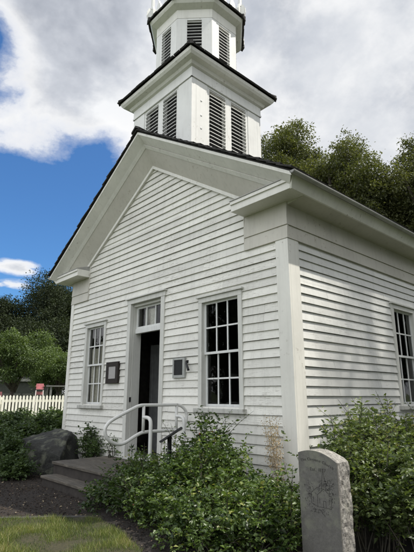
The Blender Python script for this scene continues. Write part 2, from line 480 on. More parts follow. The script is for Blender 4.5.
# roof: stepped courses of cedar shingles with a ragged rake edge
def shingle_slope(mb, p0, p1, q0, q1, courses, rag=.02, th=.022, cols=None):
    """p0-p1 eave edge, q0-q1 ridge edge; every course is a row of slabs that lap"""
    p0, p1, q0, q1 = map(Vector, (p0, p1, q0, q1))
    nrm = (p1 - p0).cross(q0 - p0)
    if nrm.length < 1e-6: nrm = (p1 - p0).cross(q1 - p0)
    nrm.normalize()
    if nrm.z < 0: nrm = -nrm
    for c in range(courses):
        t0 = c / courses; t1 = min(1.0, (c + 1.25) / courses)
        a0, a1 = p0.lerp(q0, t0), p1.lerp(q1, t0); b0, b1 = p0.lerp(q0, t1), p1.lerp(q1, t1)
        w = (a1 - a0).length; n = cols or max(1, int(w / .16))
        cuts = sorted([0, 1] + [(i + random.uniform(-.3, .3)) / n for i in range(1, n)])
        for u, v in zip(cuts[:-1], cuts[1:]):
            dn = (q0 - p0).normalized() * random.uniform(-rag, rag * .4)
            lift = nrm * random.uniform(.0, .010)
            e0 = (a0 - a1).normalized() * (random.uniform(-.004, rag) if u == 0 else -.002)
            e1 = (a1 - a0).normalized() * (random.uniform(-.004, rag) if v == 1 else -.002)
            A, B = a0.lerp(a1, u) + dn + e0, a0.lerp(a1, v) + dn + e1
            C, D = b0.lerp(b1, v) + e1, b0.lerp(b1, u) + e0
            t = random.random()
            mb.hexa([A + nrm * .012 + lift, B + nrm * .012 + lift, C, D, A + nrm * (.012 + th) + lift, B + nrm * (.012 + th) + lift, C + nrm * .012, D + nrm * .012], t)
mb = MB()
for s in (-1, 1):
    xe = -3 + s * 3.44; ze = 6.43 - SL * 3.44
    shingle_slope(mb, (xe, -.46, ze), (xe, L + .42, ze), (-3, -.46, 6.43), (-3, L + .42, 6.43), 21, .016, .022, 30)
    mb.prism([(xe, -.42, ze - .005), (-3, -.42, 6.425), (-3, -.42, 6.40), (xe, -.42, ze - .03)], (0, L + .82, 0))
for k in range(34):   # ridge cap
    y = -.485 + k * .29
    mb.prism([(-3.13, y, 6.385 + random.uniform(0, .008)), (-3, y, 6.475), (-2.87, y, 6.385), (-2.87, y, 6.43), (-3, y, 6.515), (-3.13, y, 6.43)], (0, .30, -.014))
mb.build('roof', M['shingle'], church)

# --- windows and door
def window(mp, u0, u1, z0, z1, lbl, curtain=False, ajar=0):
    cw = .075
    mb = MB()
    mb.box(u0, u0 + cw, -.036, .05, z0, z1 - cw, fn=mp).box(u1 - cw, u1, -.036, .05, z0, z1 - cw, fn=mp)
    mb.box(u0, u1, -.038, .05, z1 - cw, z1, fn=mp).box(u0 - .03, u1 + .03, -.065, .0, z1 + .001, z1 + .028, fn=mp)
    mb.box(u0 + cw - .02, u0 + cw + .012, .052, .098, z0, z1 - cw, fn=mp).box(u1 - cw - .012, u1 - cw + .02, .052, .098, z0, z1 - cw, fn=mp)
    fr = mb.build('window', M['casing'], church, bevel=.003); fr['label'] = lbl
    MB().box(u0 - .05, u1 + .04, -.085, .06, z0 - .055, z0 + .004, fn=mp).build('sill', M['sill'], fr, bevel=.004)
    a, b, c, d = u0 + cw, u1 - cw, z0 + .006, z1 - cw
    mid = (c + d) / 2 + .01
    for nm, s0, s1, dd in (('upper_sash', mid - .02, d, .022), ('lower_sash', c, mid + .02, .050)):
        mb = MB(); st = .036
        top = s1 - (.030 if nm == 'upper_sash' else .034); bot = s0 + (.055 if nm == 'lower_sash' else .034)
        mb.box(a, a + st, dd, dd + .026, s0, s1, fn=mp).box(b - st, b, dd, dd + .026, s0, s1, fn=mp)
        mb.box(a + st, b - st, dd, dd + .026, top, s1, fn=mp).box(a + st, b - st, dd, dd + .026, s0, bot, fn=mp)
        for k in (1, 2):
            x = a + st + (b - a - 2 * st) * k / 3
            mb.box(x - .011, x + .011, dd + .003, dd + .023, bot, top, fn=mp)
        zc = (bot + top) / 2
        mb.box(a + st, b - st, dd + .001, dd + .025, zc - .011, zc + .011, fn=mp)
        mb.build('sash', M['sash'], fr)
        pb = MB()
        xs = [a + st + (b - a - 2 * st) * k / 3 for k in range(4)]
        for k in range(3):
            for q0, q1 in ((bot, zc), (zc, top)):
                tl = random.uniform(-.0022, .0022); t2 = random.uniform(-.0022, .0022)
                pb.add([mp(xs[k], dd + .013 + tl, q0), mp(xs[k + 1], dd + .013 - tl, q0), mp(xs[k + 1], dd + .013 + t2, q1), mp(xs[k], dd + .013 + tl + t2, q1)], [(0, 1, 2, 3)])
        pb.build('pane', M['glass'], fr, recalc=False)
    if curtain:
        cb = MB()
        for (ca, cz, c0, c1) in ((a + .03, b - .33, c, d - .42), (b - .31, b - .02, c, d - .30)):
            n = 60; top, bot = [], []
            for i in range(n):
                u = ca + (cz - ca) * i / (n - 1)
                w = .105 + .016 * math.sin(i * .85) + .006 * math.sin(i * 2.3)
                top.append(mp(u, w, c1)); bot.append(mp(u + .012 * math.sin(i * .4), w + .01, c0))
            cb.loft([bot, top], closed=False, cap=False)
        cb.build('curtain', M['curtain'], fr, recalc=False)
    return fr
window(front, -1.70, -.80, 1.445, 3.055, 'tall twelve pane sash window right of the door')
window(front, -5.275, -4.445, 1.445, 3.055, 'tall sash window with pale curtains left of the door', curtain=True)
window(side, 2.69, 3.57, 1.465, 3.10, 'tall sash window in the side wall')

mb = MB()
mb.box(-3.675, -3.575, -.040, .03, .56, 3.25).box(-2.665, -2.565, -.036, .03, .56, 3.25).box(-3.70, -2.54, -.042, .03, 3.25, 3.335)
mb.box(-3.72, -2.52, -.075, 0, 3.336, 3.36)
mb.box(-3.575, -3.56, .031, .20, .56, 3.25).box(-2.68, -2.665, .031, .20, .56, 3.25).box(-3.56, -2.68, .031, .2, 3.20, 3.25)
df = mb.build('door_frame', M['casing'], church, bevel=.003)
MB().box(-3.60, -2.64, -.07, .25, .585, .635).build('threshold', M['sill'], df)
MB().box(-3.558, -2.682, .07, .14, 2.715, 2.80).build('transom_bar', M['sash'], df, bevel=.003)
mb = MB()
for x0, x1 in ((-3.558, -3.52), (-2.72, -2.682)): mb.box(x0, x1, .09, .13, 2.801, 3.199)
mb.box(-3.52, -2.72, .09, .13, 2.801, 2.835).box(-3.52, -2.72, .09, .13, 3.165, 3.199)
for k in (1, 2): x = -3.52 + .8 * k / 3; mb.box(x - .011, x + .011, .093, .127, 2.835, 3.165)
mb.build('transom_sash', M['sash'], df)
mb = MB()
for k in range(3): x = -3.52 + .8 * k / 3; mb.add([(x, .11, 2.83), (x + .267, .11 + .002 * k, 2.83), (x + .267, .11, 3.17), (x, .112, 3.17)], [(0, 1, 2, 3)])
mb.build('pane', M['glass'], df, recalc=False)
mb = MB(); n = 50
top, bot = [], []
for i in range(n):
    u = -3.40 + .34 * i / (n - 1); top.append((u, .17 + .014 * math.sin(i * .8), 3.15)); bot.append((u + .02 * math.sin(i), .17 + .018 * math.sin(i * .8), 2.85))
mb.loft([bot, top], closed=False, cap=False).build('curtain', M['curtain'], df, recalc=False)
# the door stands open inwards on its right-hand hinge
dl = MB(); dl.xf = Matrix.Translation((-2.70, .20, 0)) @ Matrix.Rotation(R(-62), 4, 'Z') @ Matrix.Translation((2.70, -.2, 0))
dl.box(-3.54, -2.70, .18, .222, .64, 2.70)
for (x0, x1) in ((-3.44, -3.17), (-3.07, -2.80)):
    for z0, z1 in ((.80, 1.42), (1.58, 2.54)): dl.box(x0, x1, .170, .180, z0, z1)
dr = dl.build('door', M['door'], church, bevel=.004); dr['label'] = 'dark panelled door standing open inwards'
h = MB(); h.xf = dl.xf; h.tube([(-3.48, .175, 1.5), (-3.48, .13, 1.5)], .012).tube([(-3.48, .135, 1.5), (-3.48, .105, 1.5)], [.03, .022]); h.build('handle', M['iron'], dr)
ip = MB(); ip.box(-4.22, -3.4, .92, .96, .59, 2.62).box(-4.23, -4.16, .90, .919, .59, 2.62).box(-3.86, -3.79, .90, .919, .59, 2.62)
ip.build('inner_door', M['inner'], df, bevel=.004)
MB().box(-3.573, -3.553, .005, .03, 1.52, 1.60).build('latch', M['iron'], df)

# --- belfry
CX, CY = -3.0, 1.035
H = .956
bel = None
mb = MB()
mb.box(CX - .84, CX + .84, CY - .84, CY + .84, 4.2, 7.62)
bel = mb.build('belfry', M['tower'], church)
def face_map(k, half):
    """local (u, d, z) on face k of a square tower; d negative = outward"""
    ang = k * math.pi / 2
    ca, sa = math.cos(ang), math.sin(ang)
    def f(u, d, z):
        x, y = u, -half + d
        return (CX + x * ca - y * sa, CY + x * sa + y * ca, z)
    return f
for k in range(4):
    f = face_map(k, H)
    mb = MB()
    # corner pilasters, posts between the louvres, entablature
    mb.box(-.956 if k % 2 == 0 else -.845, -.565, -.0, .11, 4.6, 7.34, fn=f); mb.box(.565, .956 if k % 2 == 0 else .845, -.0, .11, 4.6, 7.34, fn=f)
    mb.box(-.975, .975, -.020, .028, 7.345, 7.385, fn=f)
    mb.box(-.965, .965, -.010, .112, 7.386, 7.64, fn=f)
    mb.build('pilaster', M['tower'], bel, bevel=.004)
    mb = MB()
    mb.box(-.085, .085, .008, .110, 5.3, 7.30, fn=f)
    mb.box(-.563, -.50, .012, .110, 5.3, 7.30, fn=f).box(.50, .563, .012, .110, 5.3, 7.30, fn=f)
    mb.box(-.563, .563, .010, .110, 7.301, 7.343, fn=f)
    mb.build('louver_frame', M['tower'], bel, bevel=.003)
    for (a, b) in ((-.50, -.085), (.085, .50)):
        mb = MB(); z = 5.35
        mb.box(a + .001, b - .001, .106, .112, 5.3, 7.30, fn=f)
        back = mb.build('louver_black_panel', M['black'], bel)  # black sheet stands in for the unlit belfry inside
        mb = MB()
        while z < 7.27:
            j = random.uniform(-.004, .004)
            vs = [f(a, -.012, z + j), f(b, -.012, z + j), f(b, .012, z + .012 + j), f(a, .012, z + .012 + j)]
            vs += [(p[0], p[1], p[2] + .013) for p in vs]
            mb.hexa(vs); z += .079
        mb.build('louver', M['louver'], bel)
for zz in (6.35, 6.62, 6.93):
    MB().tube([(CX + H + .010, CY - .72, zz), (CX + H + .0, CY - .72, zz)], [.014, .026], 8).build('bolt_cap', M['tower'], bel)
def sq(e, z): return [(CX - e, CY - e, z), (CX + e, CY - e, z), (CX + e, CY + e, z), (CX - e, CY + e, z)]
mb = MB(); mb.loft([sq(.968, 7.56), sq(1.01, 7.58), sq(1.04, 7.63), sq(1.13, 7.655), sq(1.165, 7.70), sq(1.18, 7.755)])
mb.build('cornice', M['trim'], bel)
mb = MB()
P4 = sq(1.20, 7.765); Q4 = sq(.70, 8.19)
for i in range(4):
    j = (i + 1) % 4
    shingle_slope(mb, P4[i], P4[j], Q4[i], Q4[j], 5, .02, .03)
    a, b = Vector(P4[i]), Vector(Q4[i])
    for t in range(6):
        c = a.lerp(b, t / 6 - .02); d = a.lerp(b, (t + 1.2) / 6)
        s = .055 + random.uniform(0, .012)
        mb.xf = None
        dirv = (b - a).normalized(); sd = dirv.cross(Vector((0, 0, 1))).normalized() * s; up = Vector((0, 0, 1))
        mb.hexa([c - sd, c + sd, d + sd, d - sd, c - sd * .7 + up * (.075 + random.uniform(0, .01)), c + sd * .7 + up * .075, d + sd * .7 + up * .06, d - sd * .7 + up * .06])
mb.loft([sq(1.185, 7.757), sq(.69, 8.175)])
mb.build('skirt_roof', M['shingle'], bel)

# --- octagonal lantern
OA, OT = .86, .350
def octa(a, t, z): return [(CX + x, CY + y, z) for x, y in ((-t, -a), (t, -a), (a, -t), (a, t), (t, a), (-t, a), (-a, t), (-a, -t))]
def octs(a, z): return octa(a, a * OT / OA, z)
lan = MB().loft([octs(OA - .085, 7.9), octs(OA - .085, 9.46)]).build('lantern', M['tower'], church)
ring = octs(OA, 0)
for k in range(8):
    p, q = Vector(ring[k]), Vector(ring[(k + 1) % 8])
    u = (q - p).normalized(); w = (q - p).length; nn = Vector((u.y, -u.x, 0))
    def f(s, d, z, p=p, u=u, nn=nn): v = p + u * s - nn * d; return (v.x, v.y, z)
    lw = .30; a = w / 2 - lw / 2; b = w / 2 + lw / 2
    mb = MB()
    mb.box(.002, a, .0, .088, 7.95, 9.15, fn=f).box(b, w - .002, .0, .088, 7.95, 9.15, fn=f).box(a, b, .002, .088, 9.10, 9.15, fn=f)
    mb.box(a, b, .002, .088, 7.95, 8.12, fn=f)
    mb.build('pilaster', M['tower'], lan, bevel=.003)
    MB().box(a, b, .078, .083, 8.12, 9.10, fn=f).build('louver_black_panel', M['black'], lan)
    mb = MB(); z = 8.14
    while z < 9.08:
        j = random.uniform(-.003, .003)
        vs = [f(a, -.010, z + j), f(b, -.010, z + j), f(b, .006, z + .006 + j), f(a, .006, z + .006 + j)]
        vs += [(v[0], v[1], v[2] + .013) for v in vs]
        mb.hexa(vs); z += .075
    mb.build('louver', M['louver'], lan)
mb = MB().loft([octs(OA + .004, 9.151), octs(OA + .004, 9.36), octs(OA + .05, 9.385), octs(OA + .12, 9.425), octs(OA + .15, 9.47), octs(OA + .155, 9.50)])
mb.build('cornice', M['trim'], lan)
mb = MB()
P8, Q8 = octs(1.045, 9.505), octs(.55, 9.74)
for i in range(8):
    shingle_slope(mb, P8[i], P8[(i + 1) % 8], Q8[i], Q8[(i + 1) % 8], 4, .018, .028)
    a, b = Vector(P8[i]), Vector(Q8[i])
    dirv = (b - a).normalized(); sd = dirv.cross(Vector((0, 0, 1))).normalized() * .065; up = Vector((0, 0, 1))
    c = a - dirv * .02
    mb.hexa([c - sd - up * .02, c + sd - up * .02, a.lerp(b, .4) + sd, a.lerp(b, .4) - sd, c - sd * .8 + up * .085, c + sd * .8 + up * .085, a.lerp(b, .4) + sd * .8 + up * .06, a.lerp(b, .4) - sd * .8 + up * .06])
mb.loft([octs(1.025, 9.503), octs(.54, 9.725)])
mb.build('lantern_roof', M['shingle'], lan)
# the crown of upright spikes round the lantern roof
cr = octs(.965, 0)
crown = MB().loft([octs(.56, 9.70), octs(.56, 9.95), octs(.60, 9.97), octs(.60, 10.02)]).build('crown_base', M['tower'], church)
for k in range(8):
    p = Vector(cr[k]); o = (p - Vector((CX, CY, 0))).normalized(); t = Vector((-o.y, o.x, 0))
    mb = MB()
    z0 = 9.545
    # scroll bracket plate, standing radially, and the tall spike on it
    prof = [(-.10, 0), (.10, 0), (.13, .10), (.125, .22), (.09, .31), (.035, .345), (.02, .42), (-.02, .42), (-.045, .35), (-.10, .29), (-.13, .17)]
    for ax, th in ((t, .035), (o, .03)):
        q = o if ax is t else t
        mb.prism([p + ax * a_ + q * (-th / 2) + Vector((0, 0, z0 + b_)) for a_, b_ in prof], q * th)
    mb.tube([p + Vector((0, 0, z0 + .3)), p + Vector((0, 0, z0 + .7)), p + o * .03 + Vector((0, 0, z0 + 1.45))], [.042, .040, .010], 8)
    mb.build('finial', M['tower'], crown)
    p2 = Vector(cr[(k + 1) % 8])
    mb = MB()
    for i in (1, 2):
        c = p.lerp(p2, i / 3); oo = (c - Vector((CX, CY, 0))).normalized(); u = (p2 - p).normalized()
        mb.prism([c + u * a_ * .6 + Vector((0, 0, z0 + b_ * .8)) for a_, b_ in prof], oo * .03)
    mb.build('cresting', M['tower'], crown)

# ------------------------------------------------------------------ things on the front wall
t = thing('notice_case', (-4.10, -.02, 1.84), 'dark wooden notice case with a grey paper, left of the door', 'notice case')
mb = MB(); x0, x1, z0, z1 = -4.305, -3.885, 1.845, 2.235
mb.box(x0, x0 + .085, -.062, -.012, z0, z1).box(x1 - .085, x1, -.062, -.012, z0, z1).box(x0 + .085, x1 - .085, -.060, -.012, z1 - .085, z1).box(x0 + .085, x1 - .085, -.060, -.012, z0, z0 + .085)
mb.build('frame', M['walnut'], t, bevel=.004)
MB().box(x0 + .08, x1 - .08, -.052, -.03, z0 + .08, z1 - .08).build('notice', M['paper'], t)
t = thing('wall_plaque', (-2.145, -.02, 1.88), 'small black plaque in a pale grey frame, right of the door', 'plaque')
mb = MB(); x0, x1, z0, z1 = -2.292, -1.998, 1.885, 2.188
mb.box(x0, x0 + .03, -.050, -.012, z0, z1).box(x1 - .05, x1, -.050, -.012, z0, z1).box(x0 + .03, x1 - .05, -.048, -.012, z1 - .03, z1).box(x0 + .03, x1 - .05, -.048, -.012, z0, z0 + .042)
mb.build('frame', M['greyframe'], t, bevel=.003)
MB().box(x0 + .028, x1 - .048, -.038, -.014, z0 + .04, z1 - .028).build('plate', M['bronze'], t)
t = thing('wall_bracket', (-1.93, -.02, 2.0), 'bent black iron bracket on the wall beside the black plaque', 'bracket')
mb = MB()
mb.tube([(-1.955, -.012, 2.12), (-1.955, -.05, 2.125), (-1.93, -.07, 2.09), (-1.885, -.075, 2.02), (-1.875, -.07, 1.985)], [.011, .013, .015, .017, .020], 8)
mb.build('arm', M['iron'], t, smooth=True)
MB().box(-1.972, -1.938, -.034, -.012, 2.10, 2.145).build('wall_plate', M['iron'], t)

# ------------------------------------------------------------------ deck, handrail, stand
DX0, DX1 = -4.07, -1.98
deck = thing('entrance_steps', (-3.0, -.7, GZ), 'low weathered grey plank landing with one wide step in front of the door', 'steps')
def planks(nm, x0, x1, y0, y1, z, n, par):
    mb = MB(); w = (y1 - y0) / n
    for i in range(n):
        a = y0 + i * w; dz = random.uniform(-.003, .003)
        mb.box(x0 + random.uniform(-.012, .012), x1, a + .004, a + w - .004, z - .036 + dz, z + dz, random.random())
    return mb.build(nm, M['deck'], par, bevel=.004)
planks('landing', DX0, DX1, -1.09, -.03, .60, 8, deck)
planks('step_tread', DX0 + .17, DX1, -1.335, -1.065, .435, 2, deck)
mb = MB()
mb.box(DX0 + .03, DX1, -1.060, -1.03, GZ - .1, .562, .2).box(DX0 + .20, DX1, -1.305, -1.275, GZ - .1, .397, .2)
mb.box(DX0 + .02, DX0 + .05, -1.029, -.03, GZ - .1, .562, .1).box(DX0 + .19, DX0 + .22, -1.274, -1.062, GZ - .1, .397, .1)
mb.build('riser', M['riser'], deck)

RX = -1.90
def smooth_path(pts, n=6, closed=False):
    P = [Vector(p) for p in pts]; out = []; m = len(P)
    for i in range(m if closed else m - 1):
        if closed: a, b, c, d = P[i - 1], P[i], P[(i + 1) % m], P[(i + 2) % m]
        else: a, b, c, d = P[max(0, i - 1)], P[i], P[i + 1], P[min(m - 1, i + 2)]
        for k in range(n):
            s = k / n
            out.append(.5 * ((2 * b) + (c - a) * s + (2 * a - 5 * b + 4 * c - d) * s * s + (3 * b - a - 3 * c + d) * s ** 3))
    out.append(P[0] if closed else P[-1])
    return out
rail = thing('handrail', (RX, -.7, GZ), 'looped white pipe handrail beside the entrance steps', 'handrail')
lp = [(-.25, 1.492), (-.155, 1.462), (-.092, 1.40), (-.075, 1.32), (-.10, 1.23), (-.16, 1.17), (-.25, 1.148), (-.45, 1.149), (-.80, 1.146), (-.93, 1.115), (-1.10, 1.035),
      (-1.20, 1.018), (-1.30, 1.045), (-1.385, 1.11), (-1.415, 1.20), (-1.375, 1.275), (-1.28, 1.335), (-1.0, 1.455), (-.90, 1.488), (-.80, 1.495), (-.5, 1.494)]
MB().tube(smooth_path([(RX, y, z) for y, z in lp], 4, True), .0225, 10).build('loop', M['rail'], rail, smooth=True)
for y, z0 in ((-.835, 1.146), (-.265, 1.148)): MB().tube([(RX, y, z0), (RX, y, 1.494)], .021, 10).build('upright', M['rail'], rail, smooth=True)
for y in (-.835, -.265):
    MB().tube(smooth_path([(RX, y, 1.335), (RX + .09, y, 1.335), (RX + .145, y, 1.315), (RX + .17, y, 1.26), (RX + .172, y, 1.1), (RX + .172, y, GZ - .05)], 5), .0245, 10).build('leg', M['rail'], rail, smooth=True)

st = thing('lectern_sign', (-1.235, -.9, GZ), 'slim black metal reading stand with a tilted plate among the rose leaves', 'sign stand')
MB().box(-1.255, -1.215, -.92, -.88, GZ - .05, 1.135).build('post', M['iron'], st, bevel=.003)
mb = MB()
wv = Vector((.674 * 18, .738 * 18, 11.5)).normalized(); bv = Vector((-.738, .674, -.085)).normalized(); nv_ = wv.cross(bv).normalized()
pc = Vector((-1.215, -.89, 1.155)); wv *= .155; bv *= .13; nv_ *= .011
mb.hexa([pc - wv - bv - nv_, pc + wv - bv - nv_, pc + wv + bv - nv_, pc - wv + bv - nv_, pc - wv - bv + nv_, pc + wv - bv + nv_, pc + wv + bv + nv_, pc - wv + bv + nv_])
mb.build('plate', M['iron'], st, bevel=.003)

# ------------------------------------------------------------------ marker stone
stx0, stx1, sy0, sy1, stz = .835, 1.212, -1.10, -.925, GZ
stone = thing('marker_stone', (1.02, -1.01, GZ), 'upright grey granite marker stone with arched top, engraved church and rough edges', 'marker stone')
def arch(x):
    t = (x - stx0) / (stx1 - stx0)
    return 1.085 + .078 * (1 - ((t - .36) / .64) ** 2 if t > .36 else 1 - ((t - .36) / .62) ** 2) - .078 * .0
xs = [stx0 + (stx1 - stx0) * i / 24 for i in range(25)]
fr_ring = [(stx0, stz - .2)] + [(x, arch(x)) for x in xs] + [(stx1, stz - .2)]
mb = MB(); mb.prism([(x, sy0, z) for x, z in fr_ring], (0, .012, 0))
mb.build('polished_face', M['stone_face'], stone)
# rough body: split rock grid displaced
mb = MB()
nseg = 14; rings = []
body = []
for i in range(30): body.append((stx0, stz - .2 + (arch(stx0) - stz + .2) * i / 30))
for i in range(24): body.append((xs[i], arch(xs[i])))
for i in range(31): body.append((stx1, arch(stx1) - (arch(stx1) - stz + .2) * i / 30))
c0 = Vector(((stx0 + stx1) / 2, 0, .7))
for j in range(nseg + 1):
    y = sy0 + .0125 + (sy1 - sy0 - .0125) * j / nseg; r = []
    e = min(1, j / 1.5)
    for (x, z) in body:
        p = Vector((x, y, z))
        nv = mnoise.noise(p * 17) * .012 + mnoise.noise(p * 42) * .008
        d = Vector((p.x - c0.x, 0, (p.z - c0.z) * .25)).normalized()
        if x == stx1 or x == stx0: d = Vector((1 if x == stx1 else -1, 0, 0))
        else: d = Vector((0, 0, 1)); nv *= .35
        r.append(p + d * (nv * e + (.006 * e if x in (stx0, stx1) else 0)))
    rings.append(r)
mb.loft(rings, closed=False, cap=False)
nb = len(rings[-1])
mb.add(rings[-1], [list(range(nb))])
mb.build('rough_body', M['stone_rough'], stone)

def text_mesh(s, size, loc, parent, name, mat, rots=None, arc=None, th=.0015):
    """each letter laid on the front face (facing -y), along a straight or arched line"""
    mb = MB()
    def glyph(ch):
        cu = bpy.data.curves.new('t', 'FONT'); cu.body = ch; cu.size = size; cu.extrude = th; cu.align_x = 'LEFT'; cu.resolution_u = 3
        o = bpy.data.objects.new('t', cu); COL.objects.link(o)
        bpy.context.view_layer.update()
        me = bpy.data.meshes.new_from_object(o.evaluated_get(bpy.context.evaluated_depsgraph_get()))
        w = (max((v.co.x for v in me.vertices), default=size * .25))
        vs = [v.co.copy() for v in me.vertices]; fs = [list(p.vertices) for p in me.polygons]
        bpy.data.objects.remove(o); bpy.data.curves.remove(cu); bpy.data.meshes.remove(me)
        return vs, fs, w
    gl = [glyph(c) if c != ' ' else ([], [], size * .22) for c in s]
    tot = sum(g[2] + size * .13 for g in gl); x = -tot / 2
    for vs, fs, w in gl:
        xc = x + w / 2
        if arc: zc, an = arc(loc[0] + xc)
        else: zc, an = loc[2], 0
        ca, sa = math.cos(an), math.sin(an)
        out = []
        for v in vs:
            lx, lz = v.x - w / 2, v.y
            out.append((loc[0] + xc + lx * ca - lz * sa, loc[1] - v.z, zc + lx * sa + lz * ca))
        if out: mb.add(out, fs)
        x += w + size * .13
    return mb.build(name, mat, parent, recalc=False)
def arcf(x):
    e = .004; return arch(x) - .078, math.atan2(arch(x + e) - arch(x - e), 2 * e)
text_mesh('The Claquato Church', .0300, (1.020, sy0 - .0008, 0), stone, 'inscription', M['mark'], arc=arcf)
text_mesh('Est. 1857', .036, (1.03, sy0 - .0008, 1.005), stone, 'inscription', M['mark'])
# etched picture: church with a steeple among trees
mb = MB(); ys = sy0 - .0014
def stroke(p, q, w=.0035):
    p, q = Vector((p[0], 0, p[1])), Vector((q[0], 0, q[1])); d = (q - p)
    if d.length < 1e-5: return
    n = Vector((-d.z, 0, d.x)).normalized() * w / 2; y = Vector((0, ys, 0))
    mb.prism([p - n + y, q - n + y, q + n + y, p + n + y], (0, .0012, 0))
ex, ez = 1.045, .735
for p, q in [((0, 0), (.13, 0)), ((.13, 0), (.13, .09)), ((.13, .09), (.065, .14)), ((.065, .14), (0, .09)), ((0, .09), (0, 0)), ((0, .0), (-.06, .02)), ((-.06, .02), (-.06, .10)), ((-.06, .10), (0, .145)), ((0, .145), (.065, .14)),
             ((.045, .13), (.045, .20)), ((.085, .13), (.085, .20)), ((.035, .20), (.095, .20)), ((.05, .2), (.065, .29)), ((.08, .2), (.065, .29)), ((.055, 0), (.055, .05)), ((.078, 0), (.078, .05)), ((.055, .05), (.078, .05)),
             ((.02, .03), (.02, .065)), ((.11, .03), (.11, .065)), ((-.04, .03), (-.04, .07)), ((.053, .15), (.053, .19)), ((.065, .15), (.065, .19)), ((.077, .15), (.077, .19))]:
    stroke((ex + p[0] - .035, ez + p[1]), (ex + q[0] - .035, ez + q[1]), .004)
rr = random.Random(3)
for cx, cz, rx, rz, n in ((-.075, .10, .045, .09, 60), (.135, .13, .035, .10, 60), (.01, -.03, .12, .025, 50), (.03, .16, .03, .05, 20), (.095, .17, .03, .06, 30)):
    for _ in range(n):
        a = ex - .035 + cx + rr.gauss(0, .5) * rx; b = ez + cz + rr.gauss(0, .5) * rz; an = rr.uniform(0, 6.3); l = rr.uniform(.006, .017)
        stroke((a, b), (a + l * math.cos(an), b + l * math.sin(an)), .0032)
mb.build('etching', M['mark'], stone, recalc=False)

# ------------------------------------------------------------------ boulder by the corner
def boulder():
    import bmesh
    pts = [(-5.25, -.98, .755), (-6.15, -.80, .80), (-5.62, -.32, 1.0), (-5.05, -.30, .95), (-4.85, -.44, .89), (-4.50, -.74, .60),
           (-5.30, -1.05, .42), (-6.30, -.88, .42), (-4.42, -.78, .15), (-5.35, -1.12, .15), (-6.35, -.85, .15), (-5.7, -.15, .15), (-4.8, -.15, .15), (-5.75, -.25, .8), (-5.0, -.2, .8)]
    bm = bmesh.new()
    for p in pts: bm.verts.new(p)
    bmesh.ops.convex_hull(bm, input=bm.verts)
    bmesh.ops.triangulate(bm, faces=bm.faces)
    bmesh.ops.subdivide_edges(bm, edges=bm.edges, cuts=3, use_grid_fill=True)
    bmesh.ops.triangulate(bm, faces=bm.faces)
    bmesh.ops.subdivide_edges(bm, edges=bm.edges, cuts=2, use_grid_fill=True)
    bmesh.ops.smooth_vert(bm, verts=bm.verts, factor=.5, use_axis_x=True, use_axis_y=True, use_axis_z=True)
    bm.normal_update()
    for v in bm.verts:
        v.co += v.normal * (mnoise.noise(v.co * 2.3) * .05 + (.5 - abs(mnoise.noise(v.co * 4.5))) * .045 + (.5 - abs(mnoise.noise(v.co * 11))) * .016)
    o = Vector((-5.2, -.6, GZ))
    for v in bm.verts: v.co -= o
    me = bpy.data.meshes.new('boulder'); bm.to_mesh(me); bm.free()
    me.materials.append(M['boulder'])
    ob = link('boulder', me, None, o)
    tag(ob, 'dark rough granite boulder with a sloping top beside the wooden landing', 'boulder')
boulder()

# ------------------------------------------------------------------ foliage tools
def unit(v): return v / np.maximum(np.linalg.norm(v, axis=-1, keepdims=True), 1e-9)

def leaves(name, pos, axis, nrm, ln, wd, tone, mat, parent=None, loc=(0, 0, 0), fold=.25):
    """one folded leaf per position: two quads sharing the midrib"""
    n = len(pos); axis = unit(axis); side_ = unit(np.cross(axis, nrm)); up = np.cross(side_, axis)
    ln = ln[:, None]; wd = wd[:, None]
    base = pos; tip = pos + axis * ln - up * ln * .10
    m1 = pos + axis * ln * .42
    l1 = m1 + side_ * wd * .5 + up * wd * fold; r1 = m1 - side_ * wd * .5 + up * wd * fold
    v = np.stack([base, r1, tip, l1], 1).reshape(-1, 3)
    i = np.arange(n)[:, None] * 4
    f = np.concatenate([i + [0, 1, 2], i + [0, 2, 3]], 0)
    t = np.repeat(tone, 4)
    return np_mesh(name, v, f, t, mat, parent, loc)

